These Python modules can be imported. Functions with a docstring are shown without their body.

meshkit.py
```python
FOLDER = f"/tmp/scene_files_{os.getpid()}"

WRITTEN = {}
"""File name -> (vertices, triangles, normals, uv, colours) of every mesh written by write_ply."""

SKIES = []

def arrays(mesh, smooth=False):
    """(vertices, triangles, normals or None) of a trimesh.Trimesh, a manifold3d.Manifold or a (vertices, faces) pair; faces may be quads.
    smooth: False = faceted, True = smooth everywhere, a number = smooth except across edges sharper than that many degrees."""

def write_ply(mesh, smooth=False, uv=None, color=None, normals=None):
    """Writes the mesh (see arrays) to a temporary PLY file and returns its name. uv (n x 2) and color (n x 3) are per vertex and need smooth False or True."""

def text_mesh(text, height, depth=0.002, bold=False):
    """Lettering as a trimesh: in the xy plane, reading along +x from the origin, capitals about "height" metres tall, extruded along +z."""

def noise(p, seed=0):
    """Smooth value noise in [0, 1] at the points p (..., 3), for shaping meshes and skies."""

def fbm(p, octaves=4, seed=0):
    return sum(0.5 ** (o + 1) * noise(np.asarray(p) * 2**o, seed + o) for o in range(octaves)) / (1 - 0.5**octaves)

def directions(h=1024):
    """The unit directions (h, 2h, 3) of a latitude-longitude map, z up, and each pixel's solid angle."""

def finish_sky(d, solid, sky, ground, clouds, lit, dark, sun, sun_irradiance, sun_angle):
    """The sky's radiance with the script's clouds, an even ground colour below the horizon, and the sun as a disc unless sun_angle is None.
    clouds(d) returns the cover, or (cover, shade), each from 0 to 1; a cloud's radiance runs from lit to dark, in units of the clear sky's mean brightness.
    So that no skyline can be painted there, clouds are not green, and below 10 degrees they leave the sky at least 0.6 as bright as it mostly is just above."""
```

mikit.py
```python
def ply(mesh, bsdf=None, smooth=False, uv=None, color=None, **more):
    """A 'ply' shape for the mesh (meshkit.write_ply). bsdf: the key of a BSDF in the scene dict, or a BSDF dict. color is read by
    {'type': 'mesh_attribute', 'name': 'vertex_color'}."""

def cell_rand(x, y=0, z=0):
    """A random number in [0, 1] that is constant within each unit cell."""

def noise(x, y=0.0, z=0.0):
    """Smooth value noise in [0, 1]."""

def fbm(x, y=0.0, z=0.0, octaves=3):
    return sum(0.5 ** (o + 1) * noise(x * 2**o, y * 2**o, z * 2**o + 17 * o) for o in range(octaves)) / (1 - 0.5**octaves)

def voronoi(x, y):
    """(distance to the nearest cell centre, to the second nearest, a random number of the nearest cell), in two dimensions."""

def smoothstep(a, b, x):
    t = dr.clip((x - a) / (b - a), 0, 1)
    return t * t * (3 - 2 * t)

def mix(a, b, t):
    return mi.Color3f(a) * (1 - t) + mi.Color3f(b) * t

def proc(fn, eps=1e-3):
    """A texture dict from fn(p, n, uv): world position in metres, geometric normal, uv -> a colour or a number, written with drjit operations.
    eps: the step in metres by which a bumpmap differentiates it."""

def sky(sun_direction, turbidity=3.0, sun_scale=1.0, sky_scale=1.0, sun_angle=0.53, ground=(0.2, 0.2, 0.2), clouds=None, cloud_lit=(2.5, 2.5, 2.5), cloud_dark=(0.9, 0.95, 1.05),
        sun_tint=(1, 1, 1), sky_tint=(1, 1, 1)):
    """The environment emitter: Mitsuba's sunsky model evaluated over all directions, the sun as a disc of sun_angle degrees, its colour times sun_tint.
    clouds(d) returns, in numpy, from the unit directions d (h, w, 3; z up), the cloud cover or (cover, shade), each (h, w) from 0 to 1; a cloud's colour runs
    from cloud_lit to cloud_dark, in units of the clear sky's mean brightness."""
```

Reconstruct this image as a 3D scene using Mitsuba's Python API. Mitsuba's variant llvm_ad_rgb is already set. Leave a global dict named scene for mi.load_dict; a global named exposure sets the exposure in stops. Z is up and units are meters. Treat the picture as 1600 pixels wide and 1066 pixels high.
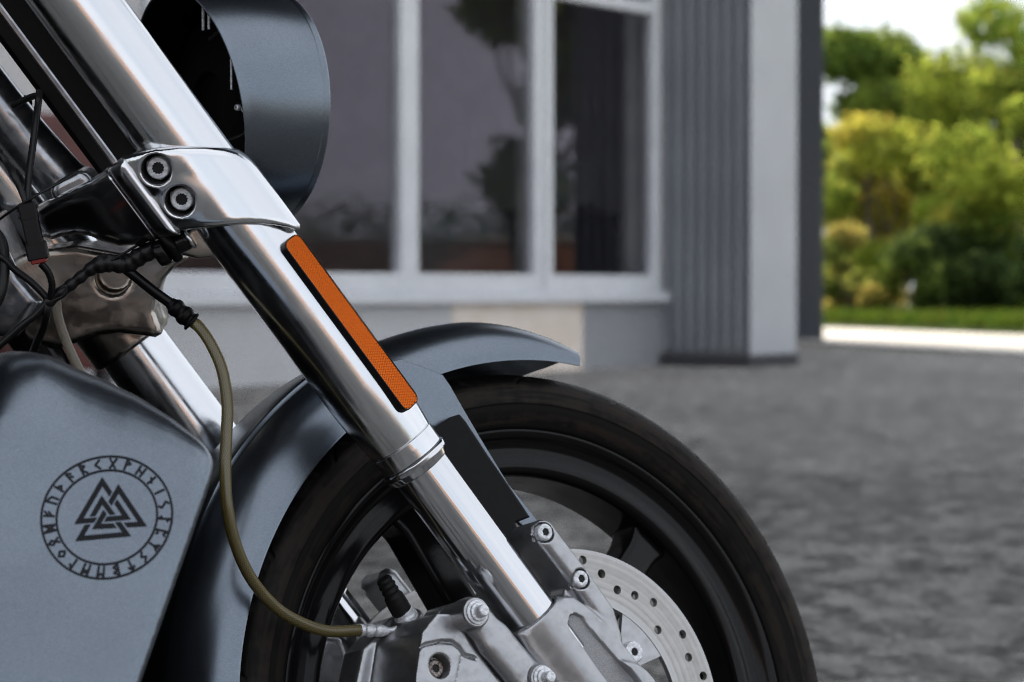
import math, random
import numpy as np, trimesh, manifold3d, shapely, shapely.affinity, shapely.geometry as sg, shapely.ops as so
import drjit as dr, mitsuba as mi
import mikit, meshkit
from mikit import noise, fbm, voronoi, cell_rand, smoothstep, mix, proc

T = mi.ScalarTransform4f
rng = np.random.default_rng(7)
random.seed(7)
scene, labels = {}, {}

# ------------------------------------------------------------------ camera, sky, exposure
CAM_H, PITCH = 0.6345, math.atan(83 / 3778.0)
exposure = 2.45
scene['camera'] = dict(type='thinlens', fov=2 * math.degrees(math.atan(800 / 3778.0)), fov_axis='x', near_clip=0.05, far_clip=2000.0,
                       aperture_radius=0.0043, focus_distance=1.765,
                       to_world=T().look_at(origin=[0, 0, CAM_H], target=[0, math.cos(PITCH), CAM_H - math.sin(PITCH)], up=[0, 0, 1]))


def veil(d):
    x = d * np.array([1.6, 1.6, 3.2])
    c = meshkit.fbm(x + 5.0, 4, seed=3)
    return np.clip(0.92 + 0.6 * (c - 0.5), 0, 1), np.clip(1.4 * (meshkit.fbm(x * 1.7 + 11, 3, seed=9) - 0.42), 0, 0.7)


SUN_EL = math.radians(33)
scene['sky'] = mikit.sky((-0.277 * math.cos(SUN_EL), 0.961 * math.cos(SUN_EL), math.sin(SUN_EL)), turbidity=3.0, clouds=veil,
                         cloud_lit=(2.70, 2.80, 2.98), cloud_dark=(1.92, 2.05, 2.26))
labels['sky'] = dict(kind='structure')


# ------------------------------------------------------------------ materials
def mat(key, **kw):
    two, bump = kw.pop('two', True), kw.pop('bump', None)
    d = dict(type='principled', **{k: dict(type='rgb', value=list(v)) if isinstance(v, tuple) else v for k, v in kw.items()})
    if bump is not None:
        d = {'type': 'bumpmap', 'texture': bump[0], 'scale': bump[1], 'bsdf': d}
    scene[key] = dict(type='twosided', bsdf=d) if two else d


def grain(f, amp, base):
    return proc(lambda p, n, uv: mi.Color3f(*base) * (1 - amp + 2 * amp * noise(p.x * f, p.y * f, p.z * f)))


def blotch(f, a, b, lo=0.35, hi=0.65):
    return proc(lambda p, n, uv: mix(a, b, smoothstep(lo, hi, fbm(p.x * f, p.y * f, p.z * f, 4))))


def rough_spots(f, a, b):
    return proc(lambda p, n, uv: a + (b - a) * smoothstep(0.4, 0.75, fbm(p.x * f, p.y * f, p.z * f, 3)))


mat('polished_alloy', base_color=(0.70, 0.71, 0.725), metallic=1.0, roughness=rough_spots(60, 0.135, 0.20))
mat('chrome', base_color=(0.64, 0.65, 0.67), metallic=1.0, roughness=0.07)
mat('warm_reflect_alloy', base_color=blotch(70, (0.44, 0.40, 0.355), (0.32, 0.285, 0.25)), metallic=1.0, roughness=rough_spots(90, 0.20, 0.34))  # brown tint paints in the warm reflection of the ground
mat('satin_grey', base_color=proc(lambda p, n, uv: mi.Color3f(0.166, 0.191, 0.224) * (0.80 + 0.40 * noise(p.x * 1700, p.y * 1700, p.z * 1700)) * (0.93 + 0.14 * fbm(p.x * 28, p.y * 28, p.z * 28, 3))), metallic=1.0, roughness=0.29)
mat('cast_silver', base_color=blotch(130, (0.395, 0.40, 0.415), (0.35, 0.35, 0.358), 0.45, 0.75), metallic=0.92, roughness=rough_spots(200, 0.30, 0.42),
    bump=(proc(lambda p, n, uv: 0.00002 * noise(p.x * 1500, p.y * 1500, p.z * 1500), 2e-4), 1.0))
mat('cast_panel', base_color=proc(lambda p, n, uv: mix((0.20, 0.20, 0.21), (0.36, 0.36, 0.37), noise(p.x * 1400, p.y * 1400, p.z * 1400))), metallic=0.3, roughness=0.6)
mat('bolt_zinc', base_color=blotch(500, (0.74, 0.76, 0.79), (0.52, 0.53, 0.55)), metallic=0.45, roughness=0.42)
mat('bolt_hole_shade', base_color=(0.012, 0.012, 0.013), roughness=0.5, specular=0.2)  # near-black stands in for the shade inside bolt holes
mat('bolt_rusty', base_color=blotch(600, (0.30, 0.28, 0.27), (0.11, 0.07, 0.05)), metallic=0.6, roughness=0.5)

mat('gloss_black', base_color=(0.004, 0.004, 0.0045), roughness=0.17, specular=0.2)
mat('satin_black', base_color=(0.003, 0.003, 0.0035), roughness=0.38, specular=0.12)
def tyre_c(p, n, uv):
    dx, dy, dz = p.x - TYRE_C[0], p.y - TYRE_C[1], p.z - TYRE_C[2]
    a = dx * TYRE_F[0] + dy * TYRE_F[1] + dz * TYRE_F[2]
    b = dx * TYRE_W[0] + dy * TYRE_W[1] + dz * TYRE_W[2]
    r = dr.sqrt(a * a + b * b)
    th = dr.atan2(b, a)
    streak = fbm(th * 9.0, r * 420.0, 1.0, 4)
    clump = fbm(th * 30.0, r * 90.0, 4.0, 3)
    band = smoothstep(0.2525, 0.256, r) * (1 - smoothstep(0.2695, 0.2735, r)) + 0.8 * smoothstep(0.2385, 0.2405, r) * (1 - smoothstep(0.246, 0.25, r))
    brown_streaks = dr.clip(band, 0, 1) * smoothstep(0.30, 0.62, 0.6 * streak + 0.4 * clump)  # brownish streaks in two bands of the sidewall
    worn = smoothstep(0.55, 0.7, clump) * smoothstep(0.271, 0.275, r)
    c = mix((0.0055, 0.0052, 0.005), (0.019, 0.0145, 0.0115), brown_streaks)
    return mix(c, (0.022, 0.020, 0.019), 0.6 * worn)


TYRE_C, TYRE_F, TYRE_W = (0.009166, 1.931310, 0.283050), (0.578268, 0.136511, -0.804345), (0.612431, 0.578731, 0.538516)
mat('rubber', base_color=proc(tyre_c), roughness=0.5, specular=0.09)


def disc_c(p, n, uv):
    dx, dy, dz = p.x - TYRE_C[0], p.y - TYRE_C[1], p.z - TYRE_C[2]
    a = dx * TYRE_F[0] + dy * TYRE_F[1] + dz * TYRE_F[2]
    b = dx * TYRE_W[0] + dy * TYRE_W[1] + dz * TYRE_W[2]
    r = dr.sqrt(a * a + b * b)
    g = 0.65 * noise(r * 900.0, 0.5, 2.0) + 0.35 * fbm(p.x * 200, p.y * 200, p.z * 200, 3)
    edge = smoothstep(0.1255, 0.1268, r) + (1 - smoothstep(0.0935, 0.0955, r))
    return mix(mix((0.27, 0.26, 0.25), (0.48, 0.47, 0.455), g), (0.46, 0.46, 0.46), 0.7 * edge)


mat('disc_steel', base_color=proc(disc_c), metallic=0.75, roughness=0.36)
mat('boot_rubber', base_color=(0.006, 0.006, 0.006), roughness=0.55, specular=0.2)
mat('dull_black', base_color=(0.002, 0.002, 0.0022), roughness=0.6, specular=0.05)
mat('cable_black', base_color=(0.005, 0.005, 0.0055), roughness=0.38, specular=0.3)
mat('dark_alloy', base_color=blotch(300, (0.05, 0.052, 0.058), (0.085, 0.087, 0.09), 0.5, 0.8), metallic=1.0, roughness=0.2)
mat('neck_grey', base_color=blotch(110, (0.27, 0.28, 0.30), (0.37, 0.38, 0.40)), metallic=0.95, roughness=rough_spots(120, 0.17, 0.28))
mat('frame_dark', base_color=(0.03, 0.012, 0.01), roughness=0.5)
mat('housing_black', base_color=(0.007, 0.007, 0.008), roughness=0.36, specular=0.3)
mat('amber', base_color=(0.70, 0.135, 0.004), roughness=0.22, metallic=0.7, specular=0.5)
mat('red_plastic', base_color=(0.16, 0.01, 0.008), roughness=0.4)
mat('print_dark', base_color=(0.005, 0.006, 0.009), roughness=0.45, specular=0.2)
mat('tan_sleeve', base_color=(0.16, 0.14, 0.11), roughness=0.4, specular=0.5)


def weave(p, n, uv):
    a = 0.5 + 0.5 * dr.sin((uv.x * 14 + uv.y * 9) * 6.2832)
    b = 0.5 + 0.5 * dr.sin((uv.x * 14 - uv.y * 9) * 6.2832)
    return mix((0.055, 0.042, 0.010), (0.17, 0.135, 0.045), a * b)


mat('braided_hose', base_color=proc(weave), roughness=0.3, specular=0.5, clearcoat=0.8, clearcoat_gloss=0.93)


# asphalt with coarse patches, aggregate and cracks
def asphalt_c(p, n, uv):
    f1, f2, q = voronoi(p.x * 42 + 0.4 * noise(p.x * 30, p.y * 30, 5), p.y * 34)
    g1, g2, r = voronoi(p.x * 15, p.y * 11)
    big = fbm(p.x * 0.8, p.y * 0.8, 0, 3)
    mid = fbm(p.x * 15, p.y * 9, 2, 4)
    t = 0.32 * q + 0.30 * r + 0.38 * mid
    c = mix((0.066, 0.063, 0.059), (0.33, 0.318, 0.30), smoothstep(0.26, 0.74, t)) * (0.72 + 0.56 * big)
    return c * (0.75 + 0.25 * smoothstep(0.0, 0.2, f2 - f1)) * (0.8 + 0.4 * noise(p.x * 160, p.y * 160, 1))


def asphalt_h(p, n, uv):
    f1, f2, q = voronoi(p.x * 42 + 0.4 * noise(p.x * 30, p.y * 30, 5), p.y * 34)
    return 0.004 * smoothstep(0.0, 0.4, f2 - f1) * (0.4 + q) + 0.010 * fbm(p.x * 7, p.y * 5, 2, 4)


mat('asphalt', base_color=proc(asphalt_c), roughness=0.75, specular=0.4, bump=(proc(asphalt_h, 2e-3), 1.0))
mat('pale_concrete', base_color=blotch(1.1, (0.50, 0.49, 0.46), (0.62, 0.61, 0.58)), roughness=0.85)
mat('grass_ground', base_color=blotch(3, (0.035, 0.06, 0.012), (0.07, 0.10, 0.022)), roughness=0.9)
mat('white_frame', base_color=grain(6, 0.05, (0.66, 0.68, 0.71)), roughness=0.45)
mat('wall_paint', base_color=blotch(2.5, (0.50, 0.50, 0.51), (0.58, 0.58, 0.58)), roughness=0.7)
mat('warm_light_panel', base_color=blotch(4, (0.76, 0.665, 0.57), (0.82, 0.74, 0.66)), roughness=0.6)  # warm tone paints in the patch of light under the window


def tile_h(p, n, uv):
    fx, fz = (p.x + p.y) * 14.0, p.z * 22.0
    fx = fx + 0.5 * (dr.floor(fz) - 2 * dr.floor(dr.floor(fz) / 2))
    a, b = fx - dr.floor(fx), fz - dr.floor(fz)
    return smoothstep(0.0, 0.12, dr.minimum(dr.minimum(a, 1 - a), dr.minimum(b, 1 - b)))


mat('grey_tile', base_color=proc(lambda p, n, uv: mix((0.14, 0.15, 0.16), (0.36, 0.37, 0.39), tile_h(p, n, uv))), roughness=0.6,
    bump=(proc(lambda p, n, uv: 0.004 * tile_h(p, n, uv), 2e-3), 1.0))
mat('pale_tile', base_color=proc(lambda p, n, uv: mix((0.40, 0.41, 0.425), (0.60, 0.61, 0.62), tile_h(p, n, uv))), roughness=0.6,
    bump=(proc(lambda p, n, uv: 0.004 * tile_h(p, n, uv), 2e-3), 1.0))
mat('steel_cladding', base_color=grain(3, 0.06, (0.34, 0.36, 0.385)), roughness=0.42, metallic=0.35)
mat('light_cladding', base_color=grain(3, 0.05, (0.44, 0.46, 0.49)), roughness=0.5, metallic=0.1)
mat('navy_cladding', base_color=(0.022, 0.028, 0.04), roughness=0.5)
mat('dark_plinth', base_color=(0.05, 0.05, 0.055), roughness=0.8)
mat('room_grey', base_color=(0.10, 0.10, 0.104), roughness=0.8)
mat('stand_black', base_color=(0.03, 0.03, 0.03), roughness=0.6)
mat('desk_green', base_color=(0.075, 0.095, 0.10), roughness=0.5)
mat('screen_card', base_color=(0.66, 0.72, 0.71), roughness=0.5)
mat('maroon', base_color=blotch(3, (0.07, 0.012, 0.010), (0.10, 0.018, 0.014)), roughness=0.4)
mat('brick_red', base_color=blotch(2.0, (0.30, 0.15, 0.105), (0.40, 0.22, 0.16)), roughness=0.85)
mat('bark', base_color=blotch(8, (0.06, 0.048, 0.036), (0.11, 0.09, 0.07)), roughness=0.9)
scene['glass'] = dict(type='thindielectric', int_ior=1.52, specular_reflectance=dict(type='rgb', value=[0.60, 0.55, 0.65]),
                      specular_transmittance=dict(type='rgb', value=[0.78, 0.79, 0.80]))
scene['leaf'] = dict(type='principledthin', base_color=dict(type='mesh_attribute', name='vertex_color'), roughness=0.55, diff_trans=1.3, eta=1.4)


# ------------------------------------------------------------------ helpers
def numbered(key):
    k, i = key, 0
    while k in scene or k in labels or any(x.startswith(k + '__') for x in scene):
        i += 1
        k = f'{key}_{i:03d}'
    return k


def add(key, mesh, bsdf, smooth=30, uv=None, color=None, **lab):
    key = numbered(key)
    scene[key] = mikit.ply(mesh, bsdf, smooth=smooth, uv=uv, color=color)
    if lab:
        labels[key] = lab
    return key


def thing(name, label, category, group=None):
    key = numbered(name)
    labels[key] = dict(label=label, category=category)
    if group:
        labels[key]['group'] = group
    return key


def cat(ms):
    return trimesh.util.concatenate([m if isinstance(m, trimesh.Trimesh) else tm(m) for m in ms])


def tm(x):
    if isinstance(x, trimesh.Trimesh):
        return x
    if hasattr(x, 'to_mesh'):
        m = x.to_mesh()
        return trimesh.Trimesh(np.array(m.vert_properties[:, :3]), np.array(m.tri_verts), process=False)
    return trimesh.Trimesh(np.asarray(x[0], float), np.asarray(x[1], int), process=False)


def man(m):
    m = tm(m)
    return manifold3d.Manifold(manifold3d.Mesh(np.asarray(m.vertices, np.float32), np.asarray(m.faces, np.uint32)))


def box(x0, x1, y0, y1, z0, z1, bevel=0.0):
    b = trimesh.creation.box(extents=(x1 - x0, y1 - y0, z1 - z0))
    b.apply_translation(((x0 + x1) / 2, (y0 + y1) / 2, (z0 + z1) / 2))
    if bevel > 0:
        c = np.array(b.bounds)
        pts = []
        for i in range(8):
            v = np.array([c[(i >> k) & 1][k] for k in range(3)])
            sgn = np.array([1 if (i >> k) & 1 else -1 for k in range(3)])
            for k in range(3):
                o = v - sgn * bevel
                o[k] = v[k]
                pts.append(o)
        b = trimesh.convex.convex_hull(np.array(pts))
    return b


def spline(pts, n=24):
    """Centripetal Catmull-Rom through the points."""
    P = np.asarray(pts, float)
    P = np.vstack([2 * P[0] - P[1], P, 2 * P[-1] - P[-2]])
    out = []
    for i in range(1, len(P) - 2):
        p0, p1, p2, p3 = P[i - 1:i + 3]
        t = np.linspace(0, 1, n, endpoint=False)[:, None]
        out.append(0.5 * ((2 * p1) + (-p0 + p2) * t + (2 * p0 - 5 * p1 + 4 * p2 - p3) * t ** 2 + (-p0 + 3 * p1 - 3 * p2 + p3) * t ** 3))
    out.append(P[-2][None])
    return np.vstack(out)


def tube(path, r, seg=16, caps=True, uvs=False):
    path = np.asarray(path, float)
    r = np.broadcast_to(np.asarray(r, float), (len(path),))
    tg = np.gradient(path, axis=0)
    tg /= np.linalg.norm(tg, axis=1, keepdims=True) + 1e-12
    nrm = np.cross(tg[0], [0.3, 0.2, 0.93])
    nrm /= np.linalg.norm(nrm)
    rings, N = [], []
    ang = np.linspace(0, 2 * np.pi, seg + (1 if uvs else 0), endpoint=uvs)
    for i in range(len(path)):
        nrm = nrm - tg[i] * (nrm @ tg[i])
        nrm /= np.linalg.norm(nrm)
        b = np.cross(tg[i], nrm)
        rings.append(path[i] + r[i] * (np.cos(ang)[:, None] * nrm + np.sin(ang)[:, None] * b))
    m = len(ang)
    v = np.vstack(rings)
    f = []
    for i in range(len(path) - 1):
        a = i * m + np.arange(m if not uvs else m - 1)
        b = i * m + (np.arange(m if not uvs else m - 1) + 1) % m
        f += [np.c_[a, b, b + m], np.c_[a, b + m, a + m]]
    f = np.vstack(f)
    if uvs:
        L = np.r_[0, np.cumsum(np.linalg.norm(np.diff(path, axis=0), axis=1))]
        uv = np.c_[np.tile(ang / (2 * np.pi), len(path)), np.repeat(L / (2 * np.pi * r.mean()), m)]
        return trimesh.Trimesh(v, f, process=False), uv
    if caps:
        n0 = len(v)
        v = np.vstack([v, path[0], path[-1]])
        k = np.arange(m)
        f = np.vstack([f, np.c_[k * 0 + n0, (k + 1) % m, k], np.c_[k * 0 + n0 + 1, k + (len(path) - 1) * m, (k + 1) % m + (len(path) - 1) * m]])
    return trimesh.Trimesh(v, f, process=False)


def lathe(profile, seg=96, axis=0):
    """Closed surface of revolution: profile rows are (position along the axis, radius)."""
    pr = np.asarray(profile, float)
    ang = np.linspace(0, 2 * np.pi, seg, endpoint=False)
    c, s = np.cos(ang), np.sin(ang)
    v = np.zeros((len(pr), seg, 3))
    o = [(axis + 1) % 3, (axis + 2) % 3]
    v[..., axis] = pr[:, :1]
    v[..., o[0]] = pr[:, 1:] * c
    v[..., o[1]] = pr[:, 1:] * s
    v = v.reshape(-1, 3)
    f = []
    for i in range(len(pr) - 1):
        a = i * seg + np.arange(seg)
        b = i * seg + (np.arange(seg) + 1) % seg
        f += [np.c_[a, b, b + seg], np.c_[a, b + seg, a + seg]]
    return trimesh.Trimesh(v, np.vstack(f), process=False)


def fillet(pts, r=0.0006, n=4):
    """Rounds the corners of an open profile by corner cutting."""
    P = np.asarray(pts, float)
    out = [P[0]]
    for i in range(1, len(P) - 1):
        a, b, c = P[i - 1], P[i], P[i + 1]
        la, lc = np.linalg.norm(a - b), np.linalg.norm(c - b)
        ra, rc = min(r, la * 0.45), min(r, lc * 0.45)
        p, q = b + (a - b) / (la + 1e-12) * ra, b + (c - b) / (lc + 1e-12) * rc
        for t in np.linspace(0, 1, n):
            out.append((1 - t) ** 2 * p + 2 * t * (1 - t) * b + t * t * q)
    out.append(P[-1])
    return np.array(out)


def extrude(poly, z0, z1):
    gs = [g for g in getattr(poly, 'geoms', [poly]) if g.area > 0]
    ms = []
    for g in gs:
        m = trimesh.creation.extrude_polygon(g, z1 - z0, engine='earcut')
        m.apply_translation((0, 0, z0))
        ms.append(m)
    return cat(ms)


# --- implicit (signed distance) modelling for castings: functions of the three coordinates
def smin(a, b, k):
    h = np.clip(0.5 + 0.5 * (b - a) / k, 0, 1)
    return b * (1 - h) + a * h - k * h * (1 - h)


def smax(a, b, k):
    return -smin(-a, -b, k)


def poly_sdf(x, y, pts):
    P = np.asarray(pts, float)
    d = np.full(x.shape, 1e9)
    s = np.ones(x.shape)
    for i in range(len(P)):
        a, b = P[i], P[i - 1]
        ex, ey = b - a
        wx, wy = x - a[0], y - a[1]
        t = np.clip((wx * ex + wy * ey) / (ex * ex + ey * ey + 1e-18), 0, 1)
        d = np.minimum(d, (wx - ex * t) ** 2 + (wy - ey * t) ** 2)
        c1, c2, c3 = y >= a[1], y < b[1], ex * wy > ey * wx
        s = np.where((c1 & c2 & c3) | (~c1 & ~c2 & ~c3), -s, s)
    return s * np.sqrt(d)


def chain_sdf(x, y, pts, r):
    d = np.full(x.shape, 1e9)
    for a, b in zip(pts[:-1], pts[1:]):
        ex, ey = b[0] - a[0], b[1] - a[1]
        wx, wy = x - a[0], y - a[1]
        t = np.clip((wx * ex + wy * ey) / (ex * ex + ey * ey), 0, 1)
        d = np.minimum(d, np.hypot(wx - ex * t, wy - ey * t))
    return d - r


def slab(d2, z, z0, z1, r):
    """The outline d2 given the thickness z0..z1 with edges rounded by r."""
    a, b = d2 + r, np.abs(z - (z0 + z1) / 2) - (z1 - z0) / 2 + r
    return np.minimum(np.maximum(a, b), 0) + np.hypot(np.maximum(a, 0), np.maximum(b, 0)) - r


def cyl_sdf(X, a, b, r, e=0.001):
    """A capped cylinder from a to b with rounded edges."""
    a, b = np.asarray(a, float), np.asarray(b, float)
    L = np.linalg.norm(b - a)
    d = (b - a) / L
    w = X - a
    t = w @ d
    rad = np.linalg.norm(w - t[..., None] * d, axis=-1)
    return slab(rad - r, t, 0, L, e)


def sdf_mesh(fn, lo, hi, h):
    """Surface nets on a grid, then the vertices are moved onto the zero surface."""
    lo, hi = np.asarray(lo, float), np.asarray(hi, float)
    n = np.ceil((hi - lo) / h).astype(int) + 1
    g = np.stack(np.meshgrid(*[lo[k] + h * np.arange(n[k]) for k in range(3)], indexing='ij'), -1)
    v = fn(g.reshape(-1, 3)).reshape(n)
    ins = v < 0
    idx = -np.ones(n - 1, int)
    acc, cnt = np.zeros((*(n - 1), 3)), np.zeros(n - 1)
    base = np.stack(np.meshgrid(*[np.arange(k - 1) for k in n], indexing='ij'), -1).astype(float)
    cor = [(i, j, k) for i in (0, 1) for j in (0, 1) for k in (0, 1)]
    sl = lambda c: tuple(slice(c[k], n[k] - 1 + c[k]) for k in range(3))
    for a in cor:
        for k in range(3):
            if a[k] == 0:
                b = list(a)
                b[k] = 1
                va, vb = v[sl(a)], v[sl(b)]
                cross = (va < 0) != (vb < 0)
                t = np.where(cross, va / np.where(cross, va - vb, 1), 0)
                p = np.zeros((*(n - 1), 3)) + np.array(a, float)
                p[..., k] += t
                acc += np.where(cross[..., None], p, 0)
                cnt += cross
    use = cnt > 0
    idx[use] = np.arange(use.sum())
    pts = lo + h * (base[use] + acc[use] / cnt[use][:, None])
    faces = []
    for k in range(3):
        i, j = (k + 1) % 3, (k + 2) % 3
        a = [slice(1, -1)] * 3
        a[k] = slice(0, -1)
        b = list(a)
        b[k] = slice(1, None)
        ia, ib = ins[tuple(a)], ins[tuple(b)]
        where = np.argwhere(ia != ib)
        flip = ia[ia != ib]
        off = np.zeros(3, int)
        off[i] = off[j] = 1
        c = where + off
        q = []
        for di, dj in ((1, 1), (0, 1), (0, 0), (1, 0)):
            o = c.copy()
            o[:, i] -= di
            o[:, j] -= dj
            q.append(idx[o[:, 0], o[:, 1], o[:, 2]])
        q = np.stack(q, 1)
        q = np.where(flip[:, None], q, q[:, ::-1])
        faces += [q[:, [0, 1, 2]], q[:, [0, 2, 3]]]
    f = np.vstack(faces)
    e = h * 0.2
    for _ in range(3):
        gr = np.stack([(fn(pts + e * np.eye(3)[k]) - fn(pts - e * np.eye(3)[k])) / (2 * e) for k in range(3)], -1)
        st = fn(pts)[:, None] * gr / (np.sum(gr * gr, -1, keepdims=True) + 1e-9)
        ln = np.linalg.norm(st, axis=1, keepdims=True)
        pts = pts - st * np.minimum(1, 0.5 * h / (ln + 1e-12))
    return trimesh.Trimesh(pts, f, process=False)


# ------------------------------------------------------------------ ground and surroundings
def quad(pts, z=0.0, n=1):
    p = [(*q, z) if len(q) == 2 else q for q in pts]
    return trimesh.Trimesh(np.array(p, float), [[0, 1, 2], [0, 2, 3]], process=False)


add('ground', quad([(-400, -400), (400, -400), (400, 400), (-400, 400)], -0.012), 'grass_ground', False, kind='structure')
add('asphalt', quad([(-14, -26), (24, -26), (24, 60), (-14, 60)], 0.0), 'asphalt', False, kind='structure')
# kerb line from K0 along KD (nearer towards the right), pavement and grass beyond it
K0, KD = np.array([2.6, 29.5]), np.array([0.277, -0.961])
KN = np.array([0.961, 0.277])


def strip(a0, a1, b0, b1, z0, z1, bev=0.0):
    m = box(a0, a1, b0, b1, z0, z1, bev)
    v = m.vertices.copy()
    m.vertices = np.c_[K0[0] + v[:, 0] * KD[0] + v[:, 1] * KN[0], K0[1] + v[:, 0] * KD[1] + v[:, 1] * KN[1], v[:, 2]]
    m.fix_normals()
    return m


add('kerb', strip(-10, 24, 0, 0.18, -0.05, 0.045, 0.01), 'pale_concrete', False, kind='structure')
add('pavement', strip(-10, 24, 0.18, 4.2, -0.05, 0.035), 'pale_concrete', False, kind='structure')
add('verge', strip(-14, 24, 4.2, 40, -0.05, 0.10), 'grass_ground', False, kind='structure')


# grass blades on the verge
def grass_blades():
    n = 26000
    a, b = rng.uniform(-8, 16, n), 4.25 + rng.beta(1, 3, n) * 7
    base = np.c_[K0[0] + a * KD[0] + b * KN[0], K0[1] + a * KD[1] + b * KN[1], np.full(n, 0.095)]
    th, hgt, wd = rng.uniform(0, 6.283, n), rng.uniform(0.08, 0.28, n), rng.uniform(0.012, 0.03, n)
    side = np.c_[np.cos(th), np.sin(th), 0 * th] * wd[:, None]
    tip = base + np.c_[rng.normal(0, 0.05, n), rng.normal(0, 0.05, n), hgt]
    v = np.stack([base - side, base + side, tip], 1).reshape(-1, 3)
    c = np.repeat(np.c_[rng.uniform(0.05, 0.10, n), rng.uniform(0.10, 0.15, n), rng.uniform(0.012, 0.03, n)], 3, 0)
    return trimesh.Trimesh(v, np.arange(3 * n).reshape(-1, 3), process=False), c


gm, gc = grass_blades()
add('grass', gm, 'leaf', False, color=gc, kind='stuff', label='sunlit green grass along the far edge of the pale pavement', category='grass')

# ------------------------------------------------------------------ the shop building on the left
B0, BA, BN = np.array([1.196, 19.65]), np.array([-0.5765, -0.817]), np.array([0.817, -0.5765])


def wall_box(t0, t1, z0, z1, d0, d1, bev=0.0):
    """A box along the shop front: t metres to the left of its right-hand corner, d metres out from the wall."""
    m = box(t0, t1, d0, d1, z0, z1, bev)
    v = m.vertices.copy()
    m.vertices = np.c_[B0[0] + v[:, 0] * BA[0] + v[:, 1] * BN[0], B0[1] + v[:, 0] * BA[1] + v[:, 1] * BN[1], v[:, 2]]
    m.fix_normals()
    return m


shop = thing('shop_building', 'grey shop building with white framed windows and a corrugated steel corner pier', 'building')
SP = shop + '__'
W_ = 'white_frame'
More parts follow.
